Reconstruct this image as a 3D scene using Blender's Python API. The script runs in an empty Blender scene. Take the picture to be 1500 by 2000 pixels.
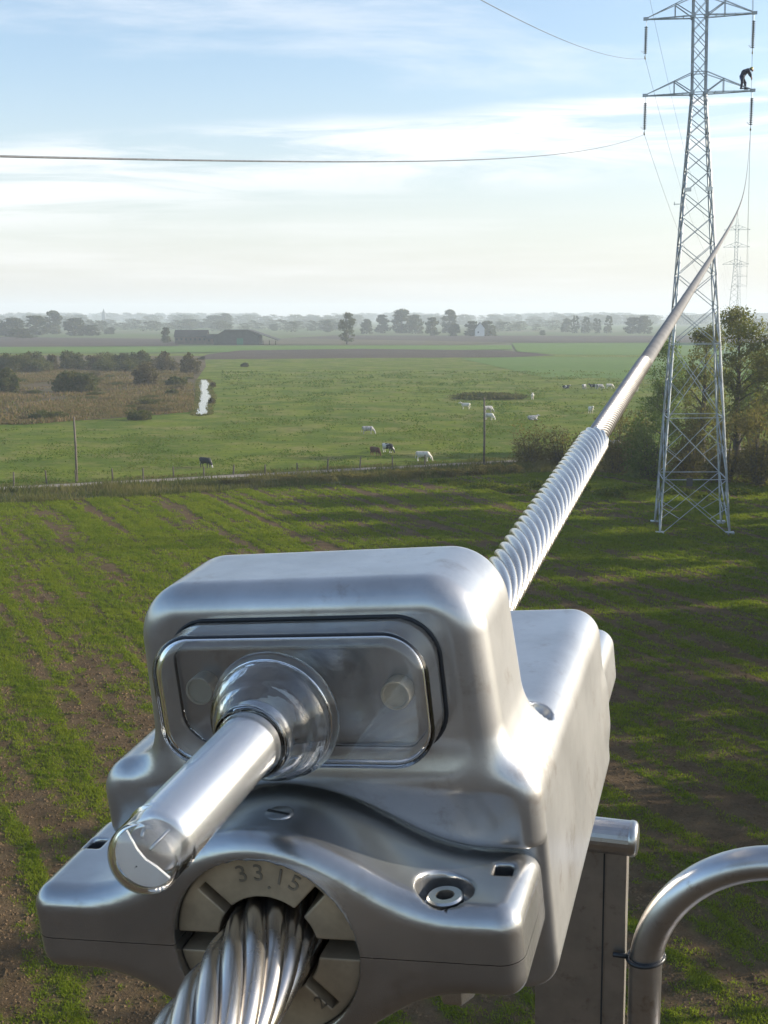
import bpy, bmesh, math, random
import numpy as np
from mathutils import Vector, Matrix

sc = bpy.context.scene
col = sc.collection
R = math.radians

# ------------------------------------------------------------------ camera, sky, sun, exposure
F = 2400.0                       # focal length in pixels of the 1500 x 2000 photograph
PITCH = math.atan(385 / F)
CAM_H = 16.0
cam_d = bpy.data.cameras.new('camera')
cam = bpy.data.objects.new('camera', cam_d)
col.objects.link(cam)
cam_d.sensor_fit = 'VERTICAL'
cam_d.sensor_height = 24.0
cam_d.sensor_width = 18.0
cam_d.lens = 24.0 * F / 2000
cam_d.clip_start = 0.01
cam_d.clip_end = 40000
cam.location = (0, 0, CAM_H)
cam.rotation_euler = (math.pi / 2 - PITCH, 0, 0)
sc.camera = cam

SUN_AZ, SUN_EL = R(80), R(17)
S = Vector((math.sin(SUN_AZ) * math.cos(SUN_EL), math.cos(SUN_AZ) * math.cos(SUN_EL), math.sin(SUN_EL)))
sun_d = bpy.data.lights.new('sun', 'SUN')
sun_d.energy = 4.4
sun_d.angle = R(0.55)
sun_d.color = (1.0, 0.91, 0.77)
sun = bpy.data.objects.new('sun', sun_d)
col.objects.link(sun)
sun.rotation_euler = S.to_track_quat('Z', 'Y').to_euler()
sun.location = (60, 10, 60)

sc.view_settings.view_transform = 'Standard'
sc.view_settings.look = 'None'
sc.view_settings.gamma = 1
sc.view_settings.exposure = 0.95
sc.cycles.use_denoising = True
sc.cycles.max_bounces = 10
sc.cycles.transparent_max_bounces = 12
sc.cycles.transmission_bounces = 10
sc.cycles.volume_bounces = 3
sc.cycles.caustics_reflective = False
sc.cycles.caustics_refractive = True
sc.cycles.sample_clamp_indirect = 6

world = bpy.data.worlds.new('World')
sc.world = world
world.use_nodes = True


class NT:
    """small node-tree helper"""
    def __init__(s, tree):
        s.t = tree
        s.t.nodes.clear()

    def n(s, typ, **kw):
        nd = s.t.nodes.new(typ)
        for k, v in kw.items():
            if k.startswith('i_'):
                key = k[2:]
                key = int(key) if key.isdigit() else key.replace('_', ' ')
                nd.inputs[key].default_value = v
            else:
                setattr(nd, k, v)
        return nd

    def l(s, a, b):
        s.t.links.new(a, b)

    def math(s, op, a, b=None, c=None, clamp=False):
        nd = s.t.nodes.new('ShaderNodeMath')
        nd.operation = op
        nd.use_clamp = clamp
        for i, v in enumerate((a, b, c)):
            if v is None:
                continue
            if isinstance(v, (int, float)):
                nd.inputs[i].default_value = v
            else:
                s.l(v, nd.inputs[i])
        return nd.outputs[0]

    def mix(s, fac, a, b, blend='MIX'):
        nd = s.t.nodes.new('ShaderNodeMix')
        nd.data_type = 'RGBA'
        nd.blend_type = blend
        for sock, v in ((nd.inputs[0], fac), (nd.inputs[6], a), (nd.inputs[7], b)):
            if isinstance(v, (int, float)):
                sock.default_value = v
            elif isinstance(v, tuple):
                sock.default_value = v if len(v) == 4 else v + (1,)
            else:
                s.l(v, sock)
        return nd.outputs[2]

    def ramp(s, fac, lo, hi):
        nd = s.t.nodes.new('ShaderNodeMapRange')
        nd.interpolation_type = 'SMOOTHSTEP'
        s.l(fac, nd.inputs[0])
        nd.inputs[1].default_value = lo
        nd.inputs[2].default_value = hi
        return nd.outputs[0]

    def noise(s, vec, scale, detail=4, rough=0.55, dist=0.0):
        nd = s.t.nodes.new('ShaderNodeTexNoise')
        if vec is not None:
            s.l(vec, nd.inputs['Vector'])
        nd.inputs['Scale'].default_value = scale
        nd.inputs['Detail'].default_value = detail
        nd.inputs['Roughness'].default_value = rough
        nd.inputs['Distortion'].default_value = dist
        return nd.outputs[0]

    def mapping(s, vec, scale=(1, 1, 1), rot=(0, 0, 0), loc=(0, 0, 0)):
        nd = s.t.nodes.new('ShaderNodeMapping')
        s.l(vec, nd.inputs['Vector'])
        nd.inputs['Scale'].default_value = scale
        nd.inputs['Rotation'].default_value = rot
        nd.inputs['Location'].default_value = loc
        return nd.outputs[0]


def build_world():
    w = NT(world.node_tree)
    sky = w.n('ShaderNodeTexSky', sky_type='NISHITA', sun_disc=False, sun_elevation=SUN_EL,
              sun_rotation=SUN_AZ, altitude=10.0, air_density=1.0, dust_density=1.2, ozone_density=2.2)
    tc = w.n('ShaderNodeTexCoord')
    sep = w.n('ShaderNodeSeparateXYZ')
    w.l(tc.outputs['Generated'], sep.inputs[0])
    x, y, z = sep.outputs
    az = w.math('ARCTAN2', x, y)
    comb = w.n('ShaderNodeCombineXYZ')
    w.l(az, comb.inputs[0])
    w.l(z, comb.inputs[1])
    v = comb.outputs[0]
    e = w.math('SUBTRACT', z, w.math('MULTIPLY', az, 0.085))       # the cloud streets climb to the right
    wob = w.noise(w.mapping(v, (2.0, 5.0, 1)), 1.0, 3, 0.6)
    e = w.math('ADD', e, w.math('MULTIPLY', w.math('SUBTRACT', wob, 0.5), 0.05))
    streak = w.noise(w.mapping(v, (4.0, 44.0, 1), (0, 0, -0.085)), 1.0, 10, 0.66, 0.7)
    band = w.math('MULTIPLY', w.ramp(e, 0.075, 0.118), w.math('SUBTRACT', 1.0, w.ramp(e, 0.142, 0.158)))
    band = w.math('MULTIPLY', band, w.ramp(streak, 0.36, 0.60))
    band = w.math('MULTIPLY', band, w.math('ADD', 0.78, w.math('MULTIPLY', w.ramp(az, -0.15, 0.2), 0.42)))
    high = w.noise(w.mapping(v, (2.3, 13.0, 1), (0, 0, -0.12), (3.1, 1.7, 0)), 1.0, 8, 0.6, 0.4)
    hb = w.math('MULTIPLY', w.ramp(high, 0.50, 0.74), w.ramp(z, 0.15, 0.19))
    hb = w.math('MULTIPLY', hb, w.math('SUBTRACT', 1.0, w.ramp(z, 0.5, 0.9)))
    mask = w.math('MAXIMUM', w.math('MULTIPLY', band, 0.80), w.math('MULTIPLY', hb, 0.42))
    low = w.noise(w.mapping(v, (3.0, 40.0, 1), (0, 0, 0), (0.4, 5.0, 0)), 1.0, 5, 0.6)
    lowm = w.math('MULTIPLY', w.ramp(low, 0.42, 0.75), w.math('MULTIPLY', w.ramp(z, 0.005, 0.03), w.math('SUBTRACT', 1.0, w.ramp(z, 0.06, 0.09))))
    mask = w.math('MAXIMUM', mask, w.math('MULTIPLY', lowm, 0.35))
    dt = w.n('ShaderNodeVectorMath', operation='DOT_PRODUCT')
    w.l(tc.outputs['Generated'], dt.inputs[0])
    dt.inputs[1].default_value = S
    glow = w.math('POWER', w.math('MAXIMUM', dt.outputs['Value'], 0.0), 9.0)     # thin cloud scatters forward around the sun
    veil = w.math('MULTIPLY', w.math('SUBTRACT', 1.0, w.math('MULTIPLY', w.ramp(z, -0.02, 0.21), 0.86)), w.math('ADD', 0.10, w.math('MULTIPLY', w.ramp(dt.outputs['Value'], -0.50, -0.12), 0.72)))   # thin high cloud seen edge-on near the horizon
    glow = w.math('ADD', 1.0, w.math('MULTIPLY', glow, 3.2))

    def lit(cc):
        nd = w.n('ShaderNodeVectorMath', operation='SCALE')
        nd.inputs[0].default_value = cc
        w.l(glow, nd.inputs['Scale'])
        return nd.outputs[0]
    c0 = w.mix(veil, sky.outputs[0], lit((3.6, 3.52, 3.44)))
    c = w.mix(mask, c0, lit(CLOUD_COL))
    bg = w.n('ShaderNodeBackground')
    w.l(c, bg.inputs[0])
    bg.inputs[1].default_value = SKY_STRENGTH
    out = w.n('ShaderNodeOutputWorld')
    w.l(bg.outputs[0], out.inputs[0])


SKY_STRENGTH = 0.13
CLOUD_COL = (4.9, 4.9, 4.95)
build_world()

# ------------------------------------------------------------------ pixels of the photo -> rays and ground points (for surveying the place)
CT, ST = math.cos(PITCH), math.sin(PITCH)


def c2w(v):
    return np.array([v[0], v[2] * CT + v[1] * ST, v[1] * CT - v[2] * ST])


def ray(px, py):
    return c2w(((px - 750) / F, (1000 - py) / F, 1.0))


CAM = np.array([0, 0, CAM_H])


def g(px, py, z=0.0):
    r = ray(px, py)
    t = (z - CAM_H) / r[2]
    p = CAM + r * t
    return Vector(p)


def at_y(px, py, Y):
    r = ray(px, py)
    return Vector(CAM + r * (Y / r[1]))


# ------------------------------------------------------------------ mesh helpers
def put(o, parent=None):
    col.objects.link(o)
    if parent is not None:
        o.parent = parent
    return o


def tag(o, label, cat, group=None):
    o['label'] = label
    o['category'] = cat
    if group:
        o['group'] = group
    return o


def empty(name, loc=(0, 0, 0), rot=None, label=None, cat=None, group=None):
    o = bpy.data.objects.new(name, None)
    o.empty_display_size = 0.2
    col.objects.link(o)
    o.location = loc
    if rot is not None:
        o.rotation_euler = rot
    if label:
        tag(o, label, cat, group)
    return o


def mesh_np(name, V, Fc, mat=None, smooth=True):
    V = np.asarray(V, np.float32)
    Fc = np.asarray(Fc, np.int32)
    me = bpy.data.meshes.new(name)
    k = Fc.shape[1]
    me.vertices.add(len(V))
    me.vertices.foreach_set('co', V.ravel())
    me.loops.add(Fc.size)
    me.loops.foreach_set('vertex_index', Fc.ravel())
    me.polygons.add(len(Fc))
    me.polygons.foreach_set('loop_start', np.arange(0, Fc.size, k, dtype=np.int32))
    me.polygons.foreach_set('loop_total', np.full(len(Fc), k, np.int32))
    me.polygons.foreach_set('use_smooth', np.full(len(Fc), smooth, bool))
    me.update(calc_edges=True)
    if mat:
        me.materials.append(mat)
    return me


def obj_np(name, V, Fc, mat=None, parent=None, smooth=True):
    return put(bpy.data.objects.new(name, mesh_np(name, V, Fc, mat, smooth)), parent)


class MB:
    """collects quads; build() links them as one mesh object"""
    def __init__(s):
        s.v, s.f = [], []

    def add(s, V, Fc):
        o = len(s.v)
        s.v += [tuple(p) for p in V]
        s.f += [tuple(i + o for i in f) for f in Fc]

    def box(s, c, h, M=None):
        P = [Vector((sx * h[0], sy * h[1], sz * h[2])) for sx in (-1, 1) for sy in (-1, 1) for sz in (-1, 1)]
        if M is not None:
            P = [M @ p for p in P]
        s.add([p + Vector(c) for p in P], [(0, 1, 3, 2), (4, 6, 7, 5), (0, 4, 5, 1), (2, 3, 7, 6), (0, 2, 6, 4), (1, 5, 7, 3)])

    def bar(s, a, b, w, d=None):
        a, b = Vector(a), Vector(b)
        z = (b - a)
        L = z.length
        M = z.to_track_quat('Z', 'Y').to_matrix()
        s.box((a + b) / 2, (w / 2, (d or w) / 2, L / 2), M)

    def angle(s, a, b, w, t):
        """L-section steel bar"""
        a, b = Vector(a), Vector(b)
        z = b - a
        M = z.to_track_quat('Z', 'Y').to_matrix()
        s.box((a + b) / 2 + M @ Vector((0, -w / 2, 0)), (w / 2, t / 2, z.length / 2), M)
        s.box((a + b) / 2 + M @ Vector((-w / 2, 0, 0)), (t / 2, w / 2 - t, z.length / 2), M)

    def tube(s, pts, rad, n=8, caps=True):
        pts = [Vector(p) for p in pts]
        if not hasattr(rad, '__len__'):
            rad = [rad] * len(pts)
        o = len(s.v)
        prev = None
        for i, p in enumerate(pts):
            d = (pts[min(i + 1, len(pts) - 1)] - pts[max(i - 1, 0)]).normalized()
            if prev is None:
                a = d.orthogonal().normalized()
            else:
                a = (prev - d * prev.dot(d)).normalized()
            prev = a
            b = d.cross(a)
            for k in range(n):
                t = 2 * math.pi * k / n
                s.v.append(tuple(p + (a * math.cos(t) + b * math.sin(t)) * rad[i]))
        for i in range(len(pts) - 1):
            for k in range(n):
                s.f.append((o + i * n + k, o + i * n + (k + 1) % n, o + (i + 1) * n + (k + 1) % n, o + (i + 1) * n + k))
        if caps:
            s.f.append(tuple(o + k for k in reversed(range(n))))
            s.f.append(tuple(o + (len(pts) - 1) * n + k for k in range(n)))

    def lathe(s, prof, n=24, M=None):
        """prof: (r, z) pairs about the local z axis"""
        o = len(s.v)
        for r, z in prof:
            for k in range(n):
                t = 2 * math.pi * k / n
                p = Vector((r * math.cos(t), r * math.sin(t), z))
                s.v.append(tuple(M @ p if M is not None else p))
        for i in range(len(prof) - 1):
            for k in range(n):
                s.f.append((o + i * n + k, o + i * n + (k + 1) % n, o + (i + 1) * n + (k + 1) % n, o + (i + 1) * n + k))

    def build(s, name, mat=None, parent=None, smooth=False):
        me = bpy.data.meshes.new(name)
        me.from_pydata(s.v, [], s.f)
        me.validate()
        bm = bmesh.new()
        bm.from_mesh(me)
        bmesh.ops.recalc_face_normals(bm, faces=bm.faces[:])
        bm.to_mesh(me)
        bm.free()
        if smooth:
            me.polygons.foreach_set('use_smooth', [True] * len(me.polygons))
        if mat:
            me.materials.append(mat)
        me.update()
        return put(bpy.data.objects.new(name, me), parent)


def copy_tree(o, parent=None):
    c = o.copy()
    col.objects.link(c)
    c.parent = parent
    for ch in list(o.children):
        d = ch.copy()
        col.objects.link(d)
        d.parent = c
        for gch in list(ch.children):
            e = gch.copy()
            col.objects.link(e)
            e.parent = d
    return c


# value noise in numpy
def vnoise(x, y, seed=0):
    xi, yi = np.floor(x).astype(np.int64), np.floor(y).astype(np.int64)
    fx, fy = x - xi, y - yi
    fx, fy = fx * fx * (3 - 2 * fx), fy * fy * (3 - 2 * fy)

    def h(a, b):
        n = (a * 374761393 + b * 668265263 + seed * 1442695041) & 0xFFFFFFFF
        n = ((n ^ (n >> 13)) * 1274126177) & 0xFFFFFFFF
        return ((n ^ (n >> 16)) & 0xFFFF) / 65535.0
    return (h(xi, yi) * (1 - fx) + h(xi + 1, yi) * fx) * (1 - fy) + (h(xi, yi + 1) * (1 - fx) + h(xi + 1, yi + 1) * fx) * fy


# ---- signed-distance modelling: smooth castings and bodies
def rcone(p, a, b, r1, r2):
    a, b = np.asarray(a, float), np.asarray(b, float)
    ba = b - a
    pa = p - a
    t = np.clip((pa @ ba) / (ba @ ba), 0, 1)
    return np.linalg.norm(pa - t[..., None] * ba, axis=-1) - (r1 + (r2 - r1) * t)


def smin(a, b, k):
    h = np.maximum(k - np.abs(a - b), 0) / k
    return np.minimum(a, b) - h * h * k * 0.25


def smax(a, b, k):
    return -smin(-a, -b, k)


def rrect(x, y, cx, cy, hx, hy, r):
    qx, qy = np.abs(x - cx) - hx + r, np.abs(y - cy) - hy + r
    return np.minimum(np.maximum(qx, qy), 0) + np.hypot(np.maximum(qx, 0), np.maximum(qy, 0)) - r


def extr(d2, z, z0, z1, e):
    c, h = (z0 + z1) / 2, (z1 - z0) / 2
    a, b = d2 + e, np.abs(z - c) - h + e
    return np.minimum(np.maximum(a, b), 0) + np.hypot(np.maximum(a, 0), np.maximum(b, 0)) - e


def sdf_mesh(f, lo, hi, h, newton=4):
    lo, hi = np.array(lo, float), np.array(hi, float)
    n = np.ceil((hi - lo) / h).astype(int) + 1
    ax = [lo[i] + np.arange(n[i]) * h for i in range(3)]
    D = np.empty(n, np.float32)
    step = max(1, int(400000 / (n[1] * n[2])))
    for i in range(0, n[0], step):
        G = np.stack(np.meshgrid(ax[0][i:i + step], ax[1], ax[2], indexing='ij'), -1)
        D[i:i + step] = f(G)
    I = D < 0
    m = n - 1
    cnt = np.zeros(m, np.int8)
    for a in (0, 1):
        for b in (0, 1):
            for c in (0, 1):
                cnt += I[a:a + m[0], b:b + m[1], c:c + m[2]]
    act = (cnt > 0) & (cnt < 8)
    idx = np.full(m, -1, np.int64)
    cells = np.argwhere(act)
    idx[act] = np.arange(len(cells))
    acc = np.zeros((len(cells), 3))
    num = np.zeros(len(cells))
    for axis in range(3):
        for a in (0, 1):
            for b in (0, 1):
                off = np.zeros(3, int)
                o = [i for i in range(3) if i != axis]
                off[o[0]], off[o[1]] = a, b
                p0 = cells + off
                off2 = off.copy()
                off2[axis] = 1
                p1 = cells + off2
                d0 = D[p0[:, 0], p0[:, 1], p0[:, 2]]
                d1 = D[p1[:, 0], p1[:, 1], p1[:, 2]]
                cr = (d0 < 0) != (d1 < 0)
                t = np.where(cr, d0 / np.where(cr, d0 - d1, 1), 0)
                pos = p0 + (p1 - p0) * t[:, None]
                acc[cr] += pos[cr]
                num[cr] += 1
    V = lo + acc / num[:, None] * h
    quads = []
    for axis in range(3):
        o = [i for i in range(3) if i != axis]
        sl0 = [slice(None)] * 3
        sl1 = [slice(None)] * 3
        sl0[axis], sl1[axis] = slice(0, -1), slice(1, None)
        A, B = I[tuple(sl0)], I[tuple(sl1)]
        e = np.argwhere(A != B)
        ok = np.all((e[:, o] > 0) & (e[:, o] < m[o]), axis=1)
        e = e[ok]
        flip = A[e[:, 0], e[:, 1], e[:, 2]]
        u_, v_ = np.zeros(3, int), np.zeros(3, int)
        u_[o[0]], v_[o[1]] = 1, 1
        q = np.stack([idx[tuple((e - u_ - v_).T)], idx[tuple((e - v_).T)], idx[tuple(e.T)], idx[tuple((e - u_).T)]], 1)
        if axis == 1:
            flip = ~flip
        q[~flip] = q[~flip][:, ::-1]
        quads.append(q)
    Q = np.concatenate(quads)
    eps = h * 0.02

    def grad(P):
        gr = np.stack([f(P + d) - f(P - d) for d in np.eye(3) * eps], -1) / (2 * eps)
        return gr
    for _ in range(newton):
        gr = grad(V)
        d = f(V)
        stepv = d[:, None] * gr / np.maximum((gr * gr).sum(-1, keepdims=True), 0.05)
        L = np.linalg.norm(stepv, axis=1, keepdims=True)
        V = V - stepv * np.minimum(1, 0.7 * h / np.maximum(L, 1e-9))
    N = grad(V)
    N /= np.maximum(np.linalg.norm(N, axis=1, keepdims=True), 1e-9)
    return V, Q, N


def sdf_obj(name, f, lo, hi, h, mat, parent=None, normals=True, scale=1.0):
    V, Q, N = sdf_mesh(f, lo, hi, h)
    me = mesh_np(name, V * scale, Q, mat)
    if normals:
        me.normals_split_custom_set_from_vertices(N.tolist())
    return put(bpy.data.objects.new(name, me), parent)


# ------------------------------------------------------------------ materials
MATS = {}


def mat_base(name):
    m = bpy.data.materials.new(name)
    m.use_nodes = True
    t = NT(m.node_tree)
    out = t.n('ShaderNodeOutputMaterial')
    MATS[name] = m
    return m, t, out


def principled(t, out, **kw):
    b = t.n('ShaderNodeBsdfPrincipled')
    for k, v in kw.items():
        s = b.inputs[k.replace('_', ' ')]
        if hasattr(v, 'is_output') or hasattr(v, 'links'):
            t.l(v, s)
        else:
            s.default_value = v
    t.l(b.outputs[0], out.inputs['Surface'])
    return b


def bump(t, h, strength, dist, b):
    nd = t.n('ShaderNodeBump')
    nd.inputs['Strength'].default_value = strength
    nd.inputs['Distance'].default_value = dist
    t.l(h, nd.inputs['Height'])
    t.l(nd.outputs[0], b.inputs['Normal'])


def metal(name, colr, rough, grain=(300, 300, 300), bstr=0.05, rvar=0.12, stain=None, met=1.0, satin=0.0):
    m, t, out = mat_base(name)
    tc = t.n('ShaderNodeTexCoord')
    gr = t.noise(t.mapping(tc.outputs['Object'], grain), 1.0, 5, 0.6)
    blot = t.noise(tc.outputs['Object'], 22.0, 5, 0.6)
    fine = t.noise(tc.outputs['Object'], 900.0, 2, 0.5)
    r = t.math('ADD', rough - rvar / 2, t.math('MULTIPLY', t.math('ADD', t.math('MULTIPLY', blot, 0.6), t.math('MULTIPLY', gr, 0.4)), rvar))
    dark = tuple(c * 0.80 for c in colr)
    c = t.mix(t.ramp(blot, 0.35, 0.68), colr, dark)
    if stain:
        st = t.noise(tc.outputs['Object'], 60.0, 6, 0.7)
        c = t.mix(t.math('MULTIPLY', t.ramp(st, 0.54, 0.72), 0.65), c, stain)
        sc1 = t.noise(t.mapping(tc.outputs['Object'], (26, 520, 520), (0, 0, 0.5)), 1.0, 2, 0.5)     # faint scuffs
        sc2 = t.noise(t.mapping(tc.outputs['Object'], (480, 30, 480), (0, 0, -0.25)), 1.0, 2, 0.5)
        scf = t.math('MAXIMUM', t.ramp(sc1, 0.62, 0.82), t.ramp(sc2, 0.64, 0.84))
        c = t.mix(t.math('MULTIPLY', scf, 0.22), c, tuple(x * 0.7 for x in colr))
        r = t.math('ADD', r, t.math('MULTIPLY', scf, 0.04))
    b = principled(t, out, Base_Color=c, Metallic=met, Roughness=r)
    hgt = t.math('ADD', gr, t.math('MULTIPLY', fine, 0.06))
    bump(t, hgt, bstr, 0.0006, b)
    if satin:                                   # blasted surface: a sharp and a broad lobe
        b2 = t.n('ShaderNodeBsdfPrincipled')
        t.l(c, b2.inputs['Base Color'])
        b2.inputs['Metallic'].default_value = met
        b2.inputs['Roughness'].default_value = 0.60
        bump(t, hgt, bstr, 0.0006, b2)
        mx = t.n('ShaderNodeMixShader')
        mx.inputs[0].default_value = satin
        t.l(b.outputs[0], mx.inputs[1])
        t.l(b2.outputs[0], mx.inputs[2])
        t.l(mx.outputs[0], out.inputs['Surface'])
    return m


M_CAST = metal('cast_aluminium', (0.57, 0.568, 0.565), 0.225, (130, 9, 130), 0.24, 0.13, (0.38, 0.345, 0.31), 0.95, 0.34)
M_CAST2 = metal('clamp_aluminium', (0.52, 0.518, 0.515), 0.225, (90, 400, 260), 0.10, 0.13, (0.31, 0.28, 0.25), 0.96, 0.15)
M_ARMOUR = metal('armour_rod_aluminium', (0.72, 0.675, 0.625), 0.27, (120, 120, 120), 0.04, 0.08)
M_WIRE_NEW = metal('clean_strand_aluminium', (0.36, 0.345, 0.33), 0.48, (120, 120, 120), 0.03, 0.1)
M_PLATE = metal('brushed_plate', (0.47, 0.44, 0.41), 0.42, (60, 900, 60), 0.10, 0.10, (0.24, 0.20, 0.17))
M_PIPE = metal('galvanised_pipe', (0.60, 0.60, 0.61), 0.30, (200, 200, 200), 0.05, 0.14, (0.30, 0.24, 0.20))
M_STEEL = metal('zinc_bolt', (0.62, 0.62, 0.60), 0.28)
M_REFLECT = metal('silvered_tube', (0.92, 0.92, 0.93), 0.27, (40, 40, 8), 0.02, 0.08, None, 0.75)


def plain(name, colr, rough=0.6, metallic=0.0, var=0.25, scale=8.0, spec=0.5):
    m, t, out = mat_base(name)
    tc = t.n('ShaderNodeTexCoord')
    nz = t.noise(tc.outputs['Object'], scale, 5, 0.6)
    c = t.mix(t.ramp(nz, 0.3, 0.7), tuple(x * (1 - var) for x in colr), tuple(min(1, x * (1 + var)) for x in colr))
    b = principled(t, out, Base_Color=c, Metallic=metallic, Roughness=rough)
    b.inputs['Specular IOR Level'].default_value = spec
    return m


M_WIRE = plain('weathered_conductor', (0.12, 0.113, 0.105), 0.6, 0.0, 0.2, 30)
M_WIRE_FAR = plain('grey_conductor', (0.10, 0.105, 0.11), 0.5, 0.3)
M_INSERT = plain('bronze_insert', (0.39, 0.295, 0.19), 0.45, 0.2, 0.16, 90)
M_DARK = plain('black_rubber', (0.012, 0.014, 0.018), 0.55)
M_HOLE = plain('dark_recess', (0.02, 0.02, 0.02), 0.8)  # near-black, standing in for the shade inside slots and sockets
M_TIE = plain('black_nylon', (0.02, 0.02, 0.022), 0.4)
M_SPACER = plain('beige_spacer', (0.42, 0.38, 0.30), 0.5, 0, 0.1, 200)
M_WHITE = plain('white_coating', (0.80, 0.80, 0.80), 0.5, 0, 0.04)
M_TOWER = plain('galvanised_steel', (0.40, 0.43, 0.445), 0.5, 0.25, 0.22, 1.5)
M_INSUL = plain('dark_glazed_insulator', (0.055, 0.075, 0.085), 0.25)
M_POST = plain('weathered_wood', (0.085, 0.07, 0.055), 0.9, 0, 0.3, 3)
M_POLE = plain('tarred_pole', (0.11, 0.092, 0.07), 0.85, 0, 0.3, 2)
M_BRICK = plain('dull_brick', (0.10, 0.062, 0.048), 0.9, 0, 0.25, 0.7)
M_ROOF = plain('dark_roof', (0.022, 0.020, 0.020), 0.85, 0, 0.25, 0.5)
M_CLAD = plain('grey_cladding', (0.060, 0.056, 0.054), 0.8, 0, 0.2, 0.5)
M_GREEN = plain('green_door', (0.02, 0.13, 0.07), 0.6)
M_HOUSE = plain('white_render', (0.62, 0.62, 0.60), 0.8, 0, 0.06)
M_PANE = plain('window_dark', (0.03, 0.035, 0.04), 0.2)
M_SPIRE = plain('slate', (0.10, 0.11, 0.13), 0.8)
M_BARK = plain('bark', (0.075, 0.06, 0.045), 0.95, 0, 0.3, 2.5)
M_JACKET = plain('navy_workwear', (0.022, 0.032, 0.055), 0.85, 0, 0.25, 6)
M_HELMET = plain('yellow_helmet', (0.32, 0.28, 0.04), 0.4, 0, 0.05)
M_SKIN = plain('skin', (0.42, 0.26, 0.19), 0.6)
M_HARNESS = plain('blue_harness', (0.03, 0.08, 0.30), 0.7)


def glass(name, ior, rough=0.0, tint=(0.985, 0.99, 0.99), wav=0):
    m, t, out = mat_base(name)
    b = principled(t, out, Base_Color=tint + (1,), Roughness=rough, IOR=ior)
    b.inputs['Transmission Weight'].default_value = 1.0
    if wav:
        tc = t.n('ShaderNodeTexCoord')
        bump(t, t.noise(tc.outputs['Object'], wav, 2, 0.5), 0.30, 0.0009, b)
    return m


M_ACRYL = glass('clear_acrylic', 1.49, 0.0)
M_GLASS = glass('tube_glass', 1.47, 0.0)
M_SOCK = glass('moulded_socket', 1.49, 0.0, (0.985, 0.99, 0.99), 0.16)


def leaf_mat(name, c1, c2, c3, transl=0.35, scale=0.5):
    m, t, out = mat_base(name)
    geo = t.n('ShaderNodeNewGeometry')
    tc = t.n('ShaderNodeTexCoord')
    clump = t.noise(tc.outputs['Object'], scale, 2, 0.5)
    a = t.mix(t.ramp(clump, 0.35, 0.65), c1, c2)
    rnd = geo.outputs['Random Per Island']
    c = t.mix(t.math('MULTIPLY', t.ramp(rnd, 0.55, 1.0), 0.8), a, c3)
    d = t.n('ShaderNodeBsdfDiffuse')
    tr = t.n('ShaderNodeBsdfTranslucent')
    t.l(c, d.inputs[0])
    t.l(t.mix(1.0, c, (1.25, 1.3, 0.7), 'MULTIPLY'), tr.inputs[0])
    mx = t.n('ShaderNodeMixShader')
    mx.inputs[0].default_value = transl
    t.l(d.outputs[0], mx.inputs[1])
    t.l(tr.outputs[0], mx.inputs[2])
    t.l(mx.outputs[0], out.inputs['Surface'])
    return m


L_TREE = leaf_mat('autumn_leaf', (0.100, 0.115, 0.034), (0.145, 0.142, 0.050), (0.21, 0.185, 0.08), 0.5)
L_TREE2 = leaf_mat('green_leaf', (0.080, 0.125, 0.032), (0.12, 0.16, 0.045), (0.18, 0.20, 0.07), 0.5)
L_BUSH = leaf_mat('bramble_leaf', (0.105, 0.095, 0.038), (0.145, 0.122, 0.052), (0.19, 0.155, 0.07), 0.5)
L_NETTLE = leaf_mat('nettle_leaf', (0.055, 0.085, 0.012), (0.10, 0.12, 0.015), (0.16, 0.15, 0.02))
L_MARSH = leaf_mat('marsh_shrub_leaf', (0.060, 0.074, 0.026), (0.090, 0.090, 0.036), (0.125, 0.112, 0.054), 0.4)
L_MARSH2 = leaf_mat('russet_shrub_leaf', (0.085, 0.075, 0.040), (0.115, 0.092, 0.054), (0.14, 0.11, 0.065), 0.35)
L_FAR = leaf_mat('far_leaf', (0.050, 0.060, 0.028), (0.078, 0.080, 0.038), (0.105, 0.092, 0.048), 0.4, 0.15)
L_REED = leaf_mat('dry_reed', (0.115, 0.090, 0.048), (0.165, 0.115, 0.066), (0.085, 0.098, 0.032), 0.35, 0.12)
L_GRASS = leaf_mat('verge_grass_blade', (0.070, 0.085, 0.026), (0.125, 0.115, 0.045), (0.16, 0.14, 0.07), 0.4, 0.2)
L_CROP = leaf_mat('seedling_blade', (0.112, 0.158, 0.014), (0.155, 0.190, 0.020), (0.195, 0.205, 0.036), 0.5, 0.35)
L_PAST = leaf_mat('pasture_blade', (0.060, 0.105, 0.016), (0.095, 0.13, 0.026), (0.15, 0.15, 0.05), 0.4, 0.06)


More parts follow.
